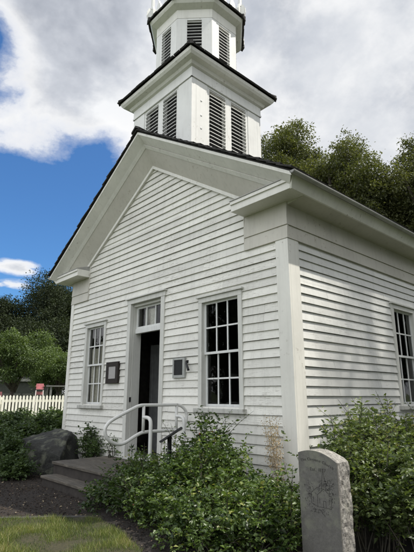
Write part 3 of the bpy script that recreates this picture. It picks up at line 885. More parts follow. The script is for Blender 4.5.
def shrub(name, label, base, lobes, n_cane, n_twig, mat, leaf=(.034, .022), group=None, clip=None, seed=1, sprig=0, cat='shrub', loose=.12, rise=1.0, hips=0, spray=0):
    """canes from the ground arch out through ellipsoid lobes, leafy twigs on them"""
    g = np.random.default_rng(seed)
    t = thing(name, base, label, cat, group)
    B = np.array(base); stems = MB()
    lob = np.array(lobes, float)            # cx, cy, cz, rx, ry, rz
    wts = lob[:, 3] * lob[:, 4] * lob[:, 5]; wts = wts ** .8; wts /= wts.sum()
    P, A, U, T = [], [], [], []
    hp = []
    def twig(p, d, tone, nl, L):
        q = np.array(p); d = unit(np.array(d)[None])[0]
        k = max(3, nl)
        for s in range(k):
            q = q + d * (L / k)
            d = unit((d + g.normal(0, .10, 3) + [0, 0, -.05])[None])[0]
            sd = np.cross(d, [0, 0, 1]); sd = sd / max(np.linalg.norm(sd), 1e-6)
            for sg in (-1, 1):
                ax = d * .55 + sd * sg + g.normal(0, .28, 3)
                P.append(q + g.normal(0, .004, 3)); A.append(ax); U.append(np.array([0, 0, 1.0]) + g.normal(0, .72, 3)); T.append(tone + g.normal(0, .13))
        P.append(q); A.append(d); U.append(np.array([0, 0, 1.0]) + g.normal(0, .4, 3)); T.append(tone + g.normal(0, .1))
    for c in range(n_cane):
        L = lob[g.choice(len(lob), p=wts)]
        dirv = unit(g.normal(0, 1, (1, 3)))[0]; dirv[2] = abs(dirv[2]) * rise
        rad = g.uniform(.55, 1.0) ** .5
        end = L[:3] + dirv * L[3:] * rad
        if g.random() < sprig: end = end + np.array([g.normal(0, .08), g.normal(0, .08), g.uniform(.05, .2)])
        st_ = np.array([L[0] + g.normal(0, .35) * L[3], L[1] + g.normal(0, .35) * L[4], B[2] - .03])
        mid = (st_ + end) / 2 + np.array([0, 0, .12 + .1 * g.random()]) + g.normal(0, .04, 3)
        ts = np.linspace(0, 1, 9)[:, None]
        path = (1 - ts) ** 2 * st_ + 2 * ts * (1 - ts) * mid + ts ** 2 * end
        stems.tube([tuple(p) for p in path], list(np.linspace(.007, .0025, 9)), 5, g.random())
        cl_tone = g.uniform(.15, .85)
        for k in range(n_twig):
            s = 1 - .75 * g.random() ** 1.4
            p = (1 - s) ** 2 * st_ + 2 * s * (1 - s) * mid + s ** 2 * end
            tang = unit((2 * (1 - s) * (mid - st_) + 2 * s * (end - mid))[None])[0]
            d = tang * .5 + unit(g.normal(0, 1, (1, 3)))[0] * 1.0 + np.array([0, 0, .25])
            p = p + g.normal(0, loose * .3, 3)
            tl = g.uniform(.07, .15)
            twig(p, d, np.clip(cl_tone + g.normal(0, .12), 0, .9), int(g.integers(2, 5)), tl)
        if hips and g.random() < hips: hp.append(end)
    for c in range(spray):      # upright young shoots that stand out of the mass
        L = lob[g.choice(len(lob), p=wts)]
        a = L[:3] + np.array([g.normal(0, .45) * L[3], g.normal(0, .45) * L[4], L[5] * g.uniform(.3, .8)])
        ln_ = g.uniform(.16, .40); lean_ = g.normal(0, .30, 2)
        b = a + np.array([lean_[0] * ln_, lean_[1] * ln_, ln_]); cur = np.array([lean_[0], lean_[1], 0]) * ln_ * .35
        stems.tube([tuple(a), tuple((a + b) / 2 + cur * .2), tuple(b + cur)], [.004, .003, .0015], 5)
        tn = g.uniform(.45, .95)
        for k in range(int(ln_ / .035)):
            q = a + (b - a) * (k / (ln_ / .035)) + cur * (k * .035 / ln_) ** 2
            phi = k * 2.4 + g.normal(0, .3)
            for dphi in (0, 2.2):
                ax_ = np.array([math.cos(phi + dphi), math.sin(phi + dphi), g.uniform(.1, .7)])
                st2 = ax_ / np.linalg.norm(ax_) * g.uniform(.01, .035)
                P.append(q + st2); A.append(ax_ + g.normal(0, .15, 3)); U.append(np.array([0, 0, 1.0]) + g.normal(0, .45, 3)); T.append(tn + g.normal(0, .1))

    P, A, U, T = map(np.array, (P, A, U, T))
    keep = P[:, 2] > GZ + .01
    if clip is not None: keep &= clip(P)
    P, A, U, T = P[keep], A[keep], U[keep], np.clip(T[keep], 0, 1)
    n = len(P)
    ln = g.uniform(.45, 1.45, n) * leaf[0]; wd = ln * leaf[1] / leaf[0] * g.uniform(.85, 1.15, n)
    stems.build('stem', M['stem'], t)
    leaves('foliage', P, A, U, ln, wd, T, mat, t)
    for p in hp:
        MB().tube([tuple(p), tuple(p + np.array([0, 0, .012])), tuple(p + np.array([0, 0, .024]))], [.004, .011, .004], 7).build('rose_hip', M['bud'], t)
    return t

def tree(name, label, base, trunk_h, trunk_r, clumps, n_leaf, leaf, mat, seed=1, group=None, lean=(0, 0), sparse=.35, cat='tree', dark=0):
    """clumps: list of (x, y, z, r) world leaf masses; limbs run from the trunk to each"""
    g = np.random.default_rng(seed)
    t = thing(name, base, label, cat, group)
    B = np.array(base, float); top = B + np.array([lean[0], lean[1], trunk_h])
    mb = MB()
    m1 = (B + top) / 2 + g.normal(0, trunk_r * .5, 3)
    mb.tube([tuple(B - [0, 0, .2]), tuple(m1), tuple(top)], [trunk_r * 1.25, trunk_r, trunk_r * .8], 9)
    cl = np.array(clumps, float)
    for c in cl:
        s = top + g.normal(0, trunk_r * .3, 3); e = c[:3]
        mid = s * .5 + e * .5 + np.array([0, 0, .10 * np.linalg.norm(e - s)]) + g.normal(0, .05, 3) * np.linalg.norm(e - s)
        ts = np.linspace(0, 1, 6)[:, None]; p = (1 - ts) ** 2 * s + 2 * ts * (1 - ts) * mid + ts ** 2 * e
        r0 = trunk_r * .45
        mb.tube([tuple(q) for q in p], list(np.linspace(r0, r0 * .2, 6)), 6)
    mb.build('trunk', M['bark'], t, smooth=True)
    # twig-level sub clumps so the outline is feathery
    w = cl[:, 3] ** 2; w /= w.sum()
    ns = max(60, int(n_leaf / 26))
    ci = g.choice(len(cl), ns, p=w)
    d = unit(g.normal(0, 1, (ns, 3))); rad = g.random(ns) ** (1 / 2.2)
    sub = cl[ci, :3] + d * (cl[ci, 3] * rad * g.uniform(.75, 1.12, ns))[:, None] * np.array([1, 1, .85])
    ct = g.uniform(.1, .9, len(cl))[ci] * .5 + g.uniform(0, 1, ns) * .5
    si = g.integers(0, ns, n_leaf)
    spread = (cl[ci, 3] * .17)[si][:, None]
    od = d[si]
    P = sub[si] + g.normal(0, 1, (n_leaf, 3)) * spread * np.array([1, 1, .7]) + od * spread * .6 * g.random((n_leaf, 1))
    A = od * .6 + g.normal(0, .7, (n_leaf, 3)) + [0, 0, -.15]
    U = np.array([0, 0, 1.0]) + g.normal(0, .6, (n_leaf, 3))
    T = np.clip(ct[si] + g.normal(0, .12, n_leaf), 0, 1)
    ln = g.uniform(.65, 1.3, n_leaf) * leaf; wd = ln * g.uniform(.45, .65, n_leaf)
    leaves('crown', P, A, U, ln, wd, T, mat, t)
    return t

# ------------------------------------------------------------------ ground
def gh(x, y):
    d = math.hypot(x + 2, y + 1)
    s = min(1, max(0, (d - 7) / 9)); s = s * s * (3 - 2 * s)
    return GZ + .36 * s + .010 * mnoise.noise((x * .9, y * .9, 0)) * (1 if d < 40 else 0)
mb = MB()
ax = sorted(set([-400, -200, -120, -80, -60] + list(range(-50, 41, 2)) + [x * .5 for x in range(-20, 13)] + [60, 90, 200, 400]))
ay = sorted(set([-400, -200, -100, -60] + list(range(-40, 61, 2)) + [y * .5 for y in range(-14, 12)] + [80, 120, 200, 400]))
vs = [(x, y, gh(x, y)) for y in ay for x in ax]; nx = len(ax)
fs = [(j * nx + i, j * nx + i + 1, (j + 1) * nx + i + 1, (j + 1) * nx + i) for j in range(len(ay) - 1) for i in range(nx - 1)]
mb.add(vs, fs)
gr = mb.build('ground', M['field'], None, smooth=True, recalc=False); tag(gr, 'grassy ground around the church', 'ground', kind='structure')

def sheet(name, poly, z, mat, label, cat, step=.12, amp=.012):
    """flat-ish patch with an outline, filled with a grid of small bumps"""
    import bmesh
    bm = bmesh.new()
    vv = [bm.verts.new((x, y, 0)) for x, y in poly]; bm.faces.new(vv)
    xs_ = [p[0] for p in poly]; ys_ = [p[1] for p in poly]
    for k in np.arange(min(xs_) + step, max(xs_), step):
        bmesh.ops.bisect_plane(bm, geom=bm.verts[:] + bm.edges[:] + bm.faces[:], plane_co=(k, 0, 0), plane_no=(1, 0, 0))
    for k in np.arange(min(ys_) + step, max(ys_), step):
        bmesh.ops.bisect_plane(bm, geom=bm.verts[:] + bm.edges[:] + bm.faces[:], plane_co=(0, k, 0), plane_no=(0, 1, 0))
    for v in bm.verts:
        x, y = v.co.x, v.co.y
        v.co.z = gh(x, y) + z + amp * (mnoise.noise((x * 2.3, y * 2.3, 1.7)) + .5 * mnoise.noise((x * 6, y * 6, 4.2)) + .9)
    me = bpy.data.meshes.new(name); bm.to_mesh(me); bm.free()
    me.polygons.foreach_set('use_smooth', [True] * len(me.polygons))
    me.materials.append(mat); o = link(name, me)
    return tag(o, label, cat, kind='structure')
sheet('dirt_path', [(-12, -6), (-1.2, -4.6), (-1.6, -1.2), (-1.6, -.4), (-5.5, -1.1), (-12, -2.2)], .008, M['path'], 'dark packed dirt path to the steps', 'path')
sheet('planting_bed', [(-2.1, -1.1), (-1.75, -1.55), (-1.75, -2.2), (-1.2, -2.3), (-.2, -2.7), (1.2, -3.6), (4.5, -3.5), (4.5, 6), (0.0, 6), (0.0, 0.0), (-2.0, 0.0)], .012, M['earth'], 'brown bark mulch bed under the roses', 'planting bed')
LAWN = [(-2.75, -3.3), (-2.2, -2.5), (-1.85, -2.03), (-1.64, -1.74), (-1.45, -1.68), (-1.0, -1.74), (-.32, -1.92), (.4, -2.35), (1.6, -3.1), (2.0, -6.5), (-4.5, -6.5)]
sheet('lawn', LAWN, .026, M['turf'], 'small worn lawn in front of the bed', 'lawn')

# edging strip along the path side of the lawn
mb = MB()
e = smooth_path([(-3.2, -3.8, 0), (-2.78, -3.28, 0), (-2.25, -2.5, 0), (-1.9, -2.0, 0), (-1.67, -1.74, 0), (-1.45, -1.70, 0)], 8)
rings = []
for i, p in enumerate(e):
    a, b = e[max(0, i - 1)], e[min(len(e) - 1, i + 1)]; d = (b - a).normalized(); n = Vector((-d.y, d.x, 0)) * .035
    z = gh(p.x, p.y) + random.uniform(-.003, .003)
    rings.append([p - n + Vector((0, 0, z - .05)), p + n + Vector((0, 0, z - .05)), p + n * .9 + Vector((0, 0, z + .040)), p - n * .9 + Vector((0, 0, z + .040))])
mb.loft(rings); o = mb.build('lawn_edging', M['kerb'], None, bevel=.006); tag(o, 'low grey edging strip between lawn and dirt path', 'edging', kind='structure')

# grass blades on the lawn
def inside(px, py, poly):
    r = np.zeros(len(px), bool); n = len(poly)
    for i in range(n):
        x0, y0 = poly[i]; x1, y1 = poly[(i + 1) % n]
        c = ((y0 > py) != (y1 > py)) & (px < (x1 - x0) * (py - y0) / (y1 - y0 + 1e-12) + x0)
        r ^= c
    return r
n = 130000
px = rng.uniform(-3.4, 1.0, n); py = rng.uniform(-4.2, -1.7, n)
edge = np.array([mnoise.noise((a * 3, b * 3, 2)) for a, b in zip(px, py)])
keep = inside(px + .05 * edge, py + .05 * edge, LAWN) & (rng.random(n) < .85 + 1.3 * edge)
px, py, edge = px[keep], py[keep], edge[keep]; n = len(px)
pz = np.array([gh(a, b) for a, b in zip(px, py)]) + .034
an = rng.uniform(0, 6.283, n); hgt = rng.uniform(.014, .05, n) * (1 + .9 * edge); wd = rng.uniform(.0016, .0040, n)
sx, sy = np.cos(an), np.sin(an); lx, ly = rng.normal(0, .55, n) * hgt, rng.normal(0, .55, n) * hgt
b0 = np.stack([px - sx * wd, py - sy * wd, pz - .012], 1); b1 = np.stack([px + sx * wd, py + sy * wd, pz - .012], 1); tp = np.stack([px + lx, py + ly, pz + hgt], 1)
v = np.stack([b0, b1, tp], 1).reshape(-1, 3); f = np.arange(3 * n).reshape(-1, 3)
tone = np.clip(.42 + .75 * edge + rng.normal(0, .25, n), 0, 1)
o = np_mesh('grass', v, f, np.repeat(tone, 3), M['grass']); tag(o, 'short yellow green grass blades of the small lawn', 'grass', kind='stuff')

# litter: fallen leaves and bark chips
n = 260
px = rng.uniform(-5.0, -1.5, n); py = rng.uniform(-3.4, -1.2, n); k = ~inside(px, py, LAWN)
px, py = px[k], py[k]; n = len(px)
pz = np.array([gh(a, b) for a, b in zip(px, py)]) + .034
o = leaves('leaf_litter', np.stack([px, py, pz], 1), np.stack([rng.normal(0, 1, n), rng.normal(0, 1, n), rng.normal(0, .15, n)], 1), np.stack([rng.normal(0, .3, n), rng.normal(0, .3, n), np.ones(n)], 1), rng.uniform(.015, .04, n), rng.uniform(.010, .02, n), rng.random(n), M['dead_leaf'])
tag(o, 'scattered dry leaves and chips on the dirt path', 'leaf litter', kind='stuff')

n = 16000
px = rng.uniform(-6.0, 1.2, n); py = rng.uniform(-3.4, -.9, n); k = ~inside(px, py, LAWN)
px, py = px[k], py[k]; n = len(px)
pz = np.array([gh(a, b) for a, b in zip(px, py)]) + rng.uniform(.012, .030, n)
o = leaves('bark_mulch', np.stack([px, py, pz], 1), np.stack([rng.normal(0, 1, n), rng.normal(0, 1, n), rng.normal(0, .35, n)], 1), np.stack([rng.normal(0, .6, n), rng.normal(0, .6, n), np.ones(n)], 1), rng.uniform(.012, .045, n), rng.uniform(.006, .016, n), rng.random(n) ** 1.5, M['chip'])
tag(o, 'loose brown bark chips on the path and planting bed', 'bark mulch', kind='stuff')

# ------------------------------------------------------------------ shrubs
nowall = lambda P: ((P[:, 1] < -.05) | (P[:, 0] > .06)) & ~((P[:, 0] > .81) & (P[:, 0] < 1.24) & (P[:, 1] > -1.13) & (P[:, 1] < -.90) & (P[:, 2] < 1.2))
nofront = lambda P: nowall(P) & ~((P[:, 0] > .80) & (P[:, 1] < -.9) & (P[:, 2] > .55) & (P[:, 0] < 1.3))
shrub('rose_bush', 'leafy green rose bush spreading in front of the right front window', (-.5, -.9, GZ),
      [(-.55, -.85, .55, .62, .45, .40), (-.88, -.55, .80, .26, .25, .50), (.05, -.98, .42, .50, .42, .32), (.30, -.80, .42, .32, .32, .30), (-.95, -1.15, .42, .42, .38, .28), (.50, -1.25, .40, .34, .30, .22), (-.35, -1.40, .34, .50, .32, .22), (.15, -1.50, .34, .45, .28, .20)],
      205, 21, M['rose_leaf'], (.041, .025), 'rose bushes in the front bed', nofront, 5, .35, loose=.3, hips=.03, spray=70)
shrub('rose_bush', 'darker low rose bush around the handrail legs and black reading stand', (-1.6, -.8, GZ),
      [(-1.55, -.80, .50, .42, .42, .38), (-1.80, -1.05, .45, .32, .35, .30), (-1.45, -.45, .66, .30, .28, .36), (-1.30, -1.30, .38, .42, .30, .20), (-1.95, -1.40, .33, .25, .22, .16)],
      120, 15, M['rose_leaf'], (.040, .023), 'rose bushes in the front bed', nofront, 8, .2, loose=.2, spray=10)
shrub('side_shrub', 'loose green shrub behind the marker stone at the church corner', (.85, .1, GZ),
      [(.78, .15, .85, .50, .62, .52), (1.1, -.35, .70, .42, .42, .45), (.6, .75, .90, .40, .5, .50), (1.4, .0, .62, .35, .45, .42)],
      180, 20, M['side_leaf'], (.046, .026), 'shrubs along the side wall', nofront, 13, .18, spray=45)
shrub('side_shrub', 'green shrub below the side wall window', (.85, 2.0, GZ),
      [(.80, 1.6, .80, .52, .65, .50), (.85, 2.6, .80, .50, .65, .52), (1.15, 1.0, .72, .40, .5, .50)],
      150, 18, M['side_leaf'], (.048, .028), 'shrubs along the side wall', nowall, 17, .15, spray=30)
noboulder = lambda P: ~((P[:, 0] > -6.1) & (P[:, 0] < -4.1) & (P[:, 1] > -.95) & (P[:, 2] > .62 - (P[:, 0] + 4.1) * -.0)) & ((P[:, 0] < -6.05) | (P[:, 1] < -.05)) & ~((P[:, 0] > -4.1) & (P[:, 1] > -1.42))
shrub('hedge_shrub', 'wide dark green shrub left of the boulder', (-7.0, -.9, GZ),
      [(-7.0, -1.0, .70, .85, .70, .42), (-6.6, -.1, .78, .55, .6, .40), (-7.9, -.4, .76, .8, .8, .42), (-6.3, -1.35, .62, .5, .45, .34)],
      210, 24, M['hedge_leaf'], (.060, .040), 'dark shrubs left of the church', noboulder, 21, .12, spray=40)
shrub('hedge_shrub', 'low dark shrub in front of the boulder, over the path edge', (-5.3, -1.5, GZ),
      [(-5.50, -1.35, .50, .50, .34, .30), (-4.80, -1.40, .36, .36, .26, .20), (-6.1, -1.7, .50, .5, .4, .28), (-6.1, -1.1, .62, .40, .25, .34)],
      110, 22, M['hedge_leaf'], (.048, .032), 'dark shrubs left of the church', noboulder, 25, .10)
shrub('hedge_shrub', 'dark shrub in front of the picket fence at the far left', (-9.5, .4, .35),
      [(-9.4, .3, .72, .9, 1.0, .40), (-8.4, 1.2, .72, .8, .8, .40), (-10.3, 1.6, .72, .8, .9, .40), (-9.2, -1.0, .62, .7, .7, .4)],
      190, 22, M['hedge_leaf'], (.075, .05), 'dark shrubs left of the church', None, 29, .10)
shrub('weed', 'small leafy weed between the boulder and the landing against the wall', (-4.35, -.16, GZ), [(-4.42, -.18, .64, .16, .09, .28), (-4.70, -.14, .74, .20, .08, .36)], 30, 9, M['hedge_leaf'], (.04, .028), None, None, 31)
shrub('weed', 'thin weed growing up the wall behind the handrail loop', (-3.85, -.12, .58), [(-3.85, -.14, .70, .15, .08, .15)], 8, 5, M['hedge_leaf'], (.03, .02), None, None, 33)

# dry brown weed by the corner board
g = np.random.default_rng(41)
dw = thing('dry_weed', (-.17, -.22, GZ), 'tall dried brown weed standing against the white front corner', 'weed')
mb = MB(); P = []
for s in range(9):
    x, y = -.15 + g.normal(0, .035), -.20 + g.normal(0, .03)
    hx = x + g.normal(-.04, .07); hz = g.uniform(1.18, 1.42)
    pts = [(x + .05, y - .02, GZ - .02), (x + (hx - x) * .4 + .03, y, .75), (hx, y - .01, hz)]
    mb.tube(pts, [.004, .003, .0015], 5)
    for k in range(120):
        tt = g.uniform(.32, 1.0); z = .60 + (hz - .60) * tt
        P.append((x + (hx - x) * tt + g.normal(0, .035), y + g.normal(0, .03), z + g.normal(0, .02)))
mb.build('stem', M['dry'], dw)
P = np.array(P); n = len(P)
leaves('seed_head', P, g.normal(0, 1, (n, 3)), g.normal(0, 1, (n, 3)), g.uniform(.012, .030, n), g.uniform(.006, .013, n), g.random(n), M['dry'], dw)

# dry rust-red leaves on the bare ground at the right
g = np.random.default_rng(43)
ds = thing('withered_sprig', (1.36, .0, GZ), 'rust red withered leaves on a thin twig low in the right-hand shrub', 'sprig')
tw = [np.array(q) for q in ((1.36, .0, GZ), (1.35, .0, .42), (1.38, .02, .52), (1.43, .03, .50))]
MB().tube([tuple(q) for q in tw], [.004, .003, .003, .002], 5).build('stem', M['stem'], ds)
P = np.array([tw[1] + (tw[2] - tw[1]) * k / 7 for k in range(8)] + [tw[2] + (tw[3] - tw[2]) * k / 7 for k in range(8)]); n = 16
leaves('foliage', P, g.normal(0, 1, (n, 3)) + [0, 0, -.8], g.normal(0, 1, (n, 3)), g.uniform(.03, .055, n), g.uniform(.014, .022, n), g.random(n), M['red_leaf'], ds)

# ------------------------------------------------------------------ picket fence and what stands behind it
A = Vector((-14.63, 1.53, 0)); B = Vector((-13.74, 3.72, 0)); d = (B - A).normalized(); nrm = Vector((d.y, -d.x, 0))
fe = thing('picket_fence', tuple(A + Vector((0, 0, gh(A.x, A.y)))), 'cream white picket fence across the yard left of the church', 'fence')
pitch = .118
for i in range(-22, 52):
    c = A + d * (i * pitch); z0 = .66; zt = 1.675 + random.uniform(-.012, .012)
    w = .036; mb = MB()
    mb.prism([c - d * w + nrm * .02 + Vector((0, 0, z0)), c + d * w + nrm * .02 + Vector((0, 0, z0)), c + d * w + nrm * .02 + Vector((0, 0, zt - .05)), c + nrm * .02 + Vector((0, 0, zt)), c - d * w + nrm * .02 + Vector((0, 0, zt - .05))], -nrm * .02)
    mb.build('picket', M['picket'], fe)
for z in (.85, 1.42):
    mb = MB(); a = A + d * (-23 * pitch); b = A + d * (52 * pitch)
    mb.prism([a - nrm * .002 + Vector((0, 0, z)), b - nrm * .002 + Vector((0, 0, z)), b - nrm * .002 + Vector((0, 0, z + .09)), a - nrm * .002 + Vector((0, 0, z + .09))], -nrm * .04)
    mb.build('rail', M['picket'], fe)
for i in (-20, 0, 20, 40):
    c = A + d * (i * pitch + .06) - nrm * .09; mb = MB()
    mb.prism([c - d * .045 + Vector((0, 0, .3)), c + d * .045 + Vector((0, 0, .3)), c + d * .045 - nrm * .09 + Vector((0, 0, .3)), c - d * .045 - nrm * .09 + Vector((0, 0, .3))], (0, 0, 1.3))
    mb.build('post', M['picket'], fe)

def facing(x, y):   # basis turned to the church yard: u along the fence, n away from the yard
    return Matrix.Translation((x, y, 0)) @ Matrix.Rotation(math.atan2(d.y, d.x), 4, 'Z')
yz = GZ + .36
rc = thing('high_chair', (-18.76, 4.73, yz), 'red topped stand on white legs behind the picket fence', 'stand')
mb = MB(); mb.xf = facing(-18.76, 4.73); mb.box(-.17, .17, -.15, .15, 1.96, 2.01).box(-.17, .17, .12, .16, 2.01, 2.24).box(-.20, -.15, -.15, .15, 2.10, 2.14).box(.15, .20, -.15, .15, 2.10, 2.14); mb.build('seat', M['red'], rc)
mb = MB(); mb.xf = facing(-18.76, 4.73); mb.box(-.15, .15, .10, .13, 1.72, 1.86); mb.build('panel', M['red'], rc)
for sx in (-1, 1):
    for sy in (-1, 1):
        mb = MB(); mb.xf = facing(-18.76, 4.73)
        mb.hexa([(sx * .20 - .025, sy * .17 - .025, yz - .02), (sx * .20 + .025, sy * .17 - .025, yz - .02), (sx * .20 + .025, sy * .17 + .025, yz - .02), (sx * .20 - .025, sy * .17 + .025, yz - .02),
                 (sx * .165 - .02, sy * .14 - .02, 1.92), (sx * .165 + .02, sy * .14 - .02, 1.92), (sx * .165 + .02, sy * .14 + .02, 1.92), (sx * .165 - .02, sy * .14 + .02, 1.92)])
        mb.build('leg', M['white_metal'], rc)
bn = thing('picnic_table', (-20.0, 6.6, yz), 'grey wooden table behind the picket fence by the church corner', 'table')
mb = MB(); mb.xf = facing(-20.0, 6.6); mb.box(-.95, .6, -.4, .4, 2.13, 2.19); mb.build('table_top', M['bench'], bn)
for u in (-.7, .4):
    mb = MB(); mb.xf = facing(-20.0, 6.6); mb.box(u - .05, u + .05, -.35, .35, yz - .02, 2.13); mb.build('leg', M['bench'], bn)
rd = thing('garden_chair', (-20.5, 2.9, yz), 'red garden chair at the far left behind the fence', 'chair')
mb = MB(); mb.xf = facing(-20.5, 3.35); mb.box(-.2, .2, -.2, .2, 1.32, 1.37).box(-.2, .2, .17, .20, 1.37, 1.86); mb.build('seat', M['red'], rd)
for sx in (-.17, .17):
    for sy in (-.17, .17):
        mb = MB(); mb.xf = facing(-20.5, 3.35); mb.box(sx - .025, sx + .025, sy - .025, sy + .025, yz - .02, 1.32); mb.build('leg', M['red'], rd)
sh = thing('garden_shed', (-31.0, 9.0, yz), 'low grey garden shed under the trees beyond the fence', 'shed')
mb = MB(); mb.xf = facing(-31.0, 9.2); mb.box(-2.6, 1.2, 0, 2.5, yz - .1, 2.75); mb.build('wall', M['shed'], sh)
mb = MB(); mb.xf = facing(-31.0, 9.2); mb.prism([(-2.8, -.25, 2.72), (-2.8, 1.25, 3.3), (-2.8, 2.75, 2.72)], (4.2, 0, 0)); mb.build('roof', M['shed'], sh)

# trees
def ell(cx, cy, cz, rx, ry, rz, n, r, seed, bias=0):
    g = np.random.default_rng(seed); out = []
    for i in range(n):
        v = unit(g.normal(0, 1, (1, 3)))[0]; q = g.uniform(.35, 1.0) ** .6
        if bias and v[2] < 0: v[2] *= bias
        out.append((cx + v[0] * rx * q, cy + v[1] * ry * q, cz + v[2] * rz * q, r * g.uniform(.7, 1.25)))
    return out
tree('evergreen_tree', 'big dark evergreen tree towering behind the church at left', (-36.8, 13.8, yz), 4.0, .5, ell(-36.8, 13.7, 7.3, 3.6, 4.0, 5.6, 54, 1.6, 51), 120000, .17, M['tree_leaf'], 51)
tree('evergreen_tree', 'lower dark evergreen tree at the left edge of the picture', (-38.5, 8.6, yz), 3.0, .4, ell(-38.5, 8.6, 5.8, 3.2, 3.4, 4.0, 26, 1.6, 52), 60000, .17, M['tree_leaf'], 52)
tree('fruit_tree', 'spreading light green fruit tree behind the picket fence', (-21.2, 4.3, yz), 1.25, .12, ell(-21.2, 3.9, 3.5, 1.6, 2.2, 1.4, 24, .62, 53, .6), 36000, .10, M['fruit_leaf'], 53, 'fruit trees behind the fence')
tree('fruit_tree', 'smaller light green fruit tree partly hidden by the church corner', (-24.5, 8.3, yz), 1.3, .12, ell(-24.5, 8.4, 3.4, 1.6, 1.7, 1.6, 18, .62, 54, .6), 24000, .11, M['fruit_leaf'], 54, 'fruit trees behind the fence')
tree('evergreen_tree', 'dark evergreen tree seen low between the fruit trees', (-33.0, 11.8, yz), 2.0, .35, ell(-33, 12, 4.4, 2.6, 3.6, 3.4, 22, 1.4, 55), 36000, .17, M['tree_leaf'], 55)

tree('broadleaf_tree', 'olive green tree rising right behind the belfry', (-12.0, 15.6, yz), 8, .45, ell(-11.4, 15.6, 12.0, 2.6, 2.3, 5.2, 54, .95, 61), 80000, .13, M['oak_leaf'], 61, 'tall trees behind the church roof')
tree('broadleaf_tree', 'broad olive green tree in the middle above the roof slope', (-8.0, 15.2, yz), 7, .5, ell(-8.2, 15.2, 10.4, 3.1, 2.2, 4.2, 58, .9, 62), 86000, .125, M['oak_leaf'], 62, 'tall trees behind the church roof')
tree('broadleaf_tree', 'olive green tree filling the gap between the two taller crowns', (-10.2, 17.5, yz), 6, .4, ell(-10.4, 17.5, 11.6, 2.4, 2.0, 4.2, 44, .95, 64), 50000, .13, M['oak_leaf'], 64, 'tall trees behind the church roof')
tree('broadleaf_tree', 'lower olive green tree between the middle crown and the one at the right edge', (-5.9, 17.0, yz), 6, .4, ell(-5.9, 17.0, 9.4, 2.0, 2.0, 3.6, 36, .9, 65), 46000, .13, M['oak_leaf'], 65, 'tall trees behind the church roof')
tree('broadleaf_tree', 'olive green tree above the roof at the right edge', (-4.0, 16.5, yz), 7, .5, ell(-3.9, 16.6, 9.7, 2.2, 2.2, 4.3, 44, .9, 63), 66000, .125, M['oak_leaf'], 63, 'tall trees behind the church roof')
# unseen trees; the eastern ones added to shade the side wall and darken reflections
tree('broadleaf_tree', 'added unseen tall tree east of the church, its high sparse crown shading the side wall', (9.0, 10.5, yz - .3), 15.0, .4, ell(8.6, 10.6, 19.2, 1.8, 3.3, 2.7, 60, 1.0, 71), 19000, .10, M['oak_leaf'], 71, 'added shade tree beside the church')
for q, (tx, ty, lb) in enumerate(((10.5, -1.5, 'added dark bushy tree, out of view in the row east of the church, nearest the marker stone'), (11.0, 4.5, 'added dark bushy tree, out of view in the row east of the church, facing the side window'), (11.5, 10.5, 'added dark bushy tree, out of view in the row east of the church, past the side window'), (9.5, 21.0, 'added dark bushy tree, out of view in the row east of the church, at its far end'))):
    tree('evergreen_tree', lb, (tx, ty, yz - .3), 1.2, .35, ell(tx, ty, 4.6, 2.3, 2.9, 3.6, 24, 1.4, 75 + q), 14000, .34, M['tree_leaf'], 75 + q, 'added row of unseen trees east of the church')  # row added out of view to block sky light from the side wall
tree('evergreen_tree', 'dark tree across the yard opposite the church front', (-17.5, -17.0, yz), 2.0, .4, ell(-17.5, -17.0, 5.2, 4.2, 4.2, 4.6, 26, 1.6, 73), 20000, .3, M['tree_leaf'], 73, 'trees across the yard')
tree('evergreen_tree', 'lower dark tree across the yard, left of the path', (-27.0, -13.0, yz), 2.0, .4, ell(-27.0, -13.0, 3.0, 3.6, 4.0, 2.0, 22, 1.2, 74), 18000, .3, M['tree_leaf'], 74, 'trees across the yard')

# ------------------------------------------------------------------ sky, sun, camera
SUN = Vector((1.0, .80, 2.15)).normalized()
el = math.asin(SUN.z); azr = math.atan2(SUN.x, SUN.y)
w = bpy.data.worlds.new('World'); S.world = w; w.use_nodes = True
nt = w.node_tree
for n_ in list(nt.nodes): nt.nodes.remove(n_)
out = N(nt, 'ShaderNodeOutputWorld')
sky = N(nt, 'ShaderNodeTexSky'); sky.sky_type = 'NISHITA'; sky.sun_disc = False
sky.sun_elevation = el; sky.sun_rotation = azr; sky.air_density = 1.0; sky.dust_density = 1.6; sky.ozone_density = 3.0
bg = N(nt, 'ShaderNodeBackground'); bg.inputs[1].default_value = .12
nt.links.new(mix(nt, 1.0, sky.outputs[0], (.50, .85, 1.16), 'MULTIPLY'), bg.inputs[0])
tc = N(nt, 'ShaderNodeTexCoord'); D = tc.outputs['Generated']
def dotd(v):
    n_ = N(nt, 'ShaderNodeVectorMath'); n_.operation = 'DOT_PRODUCT'; nt.links.new(D, n_.inputs[0]); n_.inputs[1].default_value = Vector(v).normalized()
    return n_.outputs['Value']
def mapr(x, a, b, c, d_):
    n_ = N(nt, 'ShaderNodeMapRange'); n_.interpolation_type = 'SMOOTHSTEP'
    nt.links.new(x, n_.inputs[0])
    for i, q in enumerate((a, b, c, d_)): n_.inputs[i + 1].default_value = q
    return n_.outputs[0]
def cosd(a): return math.cos(R(a))
def wnoise(sc, det, rough, dist=0, stretch=(1, 1, 1), off=(0, 0, 0)):
    mp = N(nt, 'ShaderNodeMapping'); mp.inputs['Scale'].default_value = stretch; mp.inputs['Location'].default_value = off
    nt.links.new(D, mp.inputs['Vector'])
    return noise(nt, mp.outputs[0], sc, det, rough, dist)
c1 = wnoise(4.6, 12, .60, .1, (1, 1, 1.4), (3.1, .4, 1.7))
c0 = wnoise(1.9, 4, .5, .3, (1, 1, 1.3), (1.3, 4.4, 2.9))
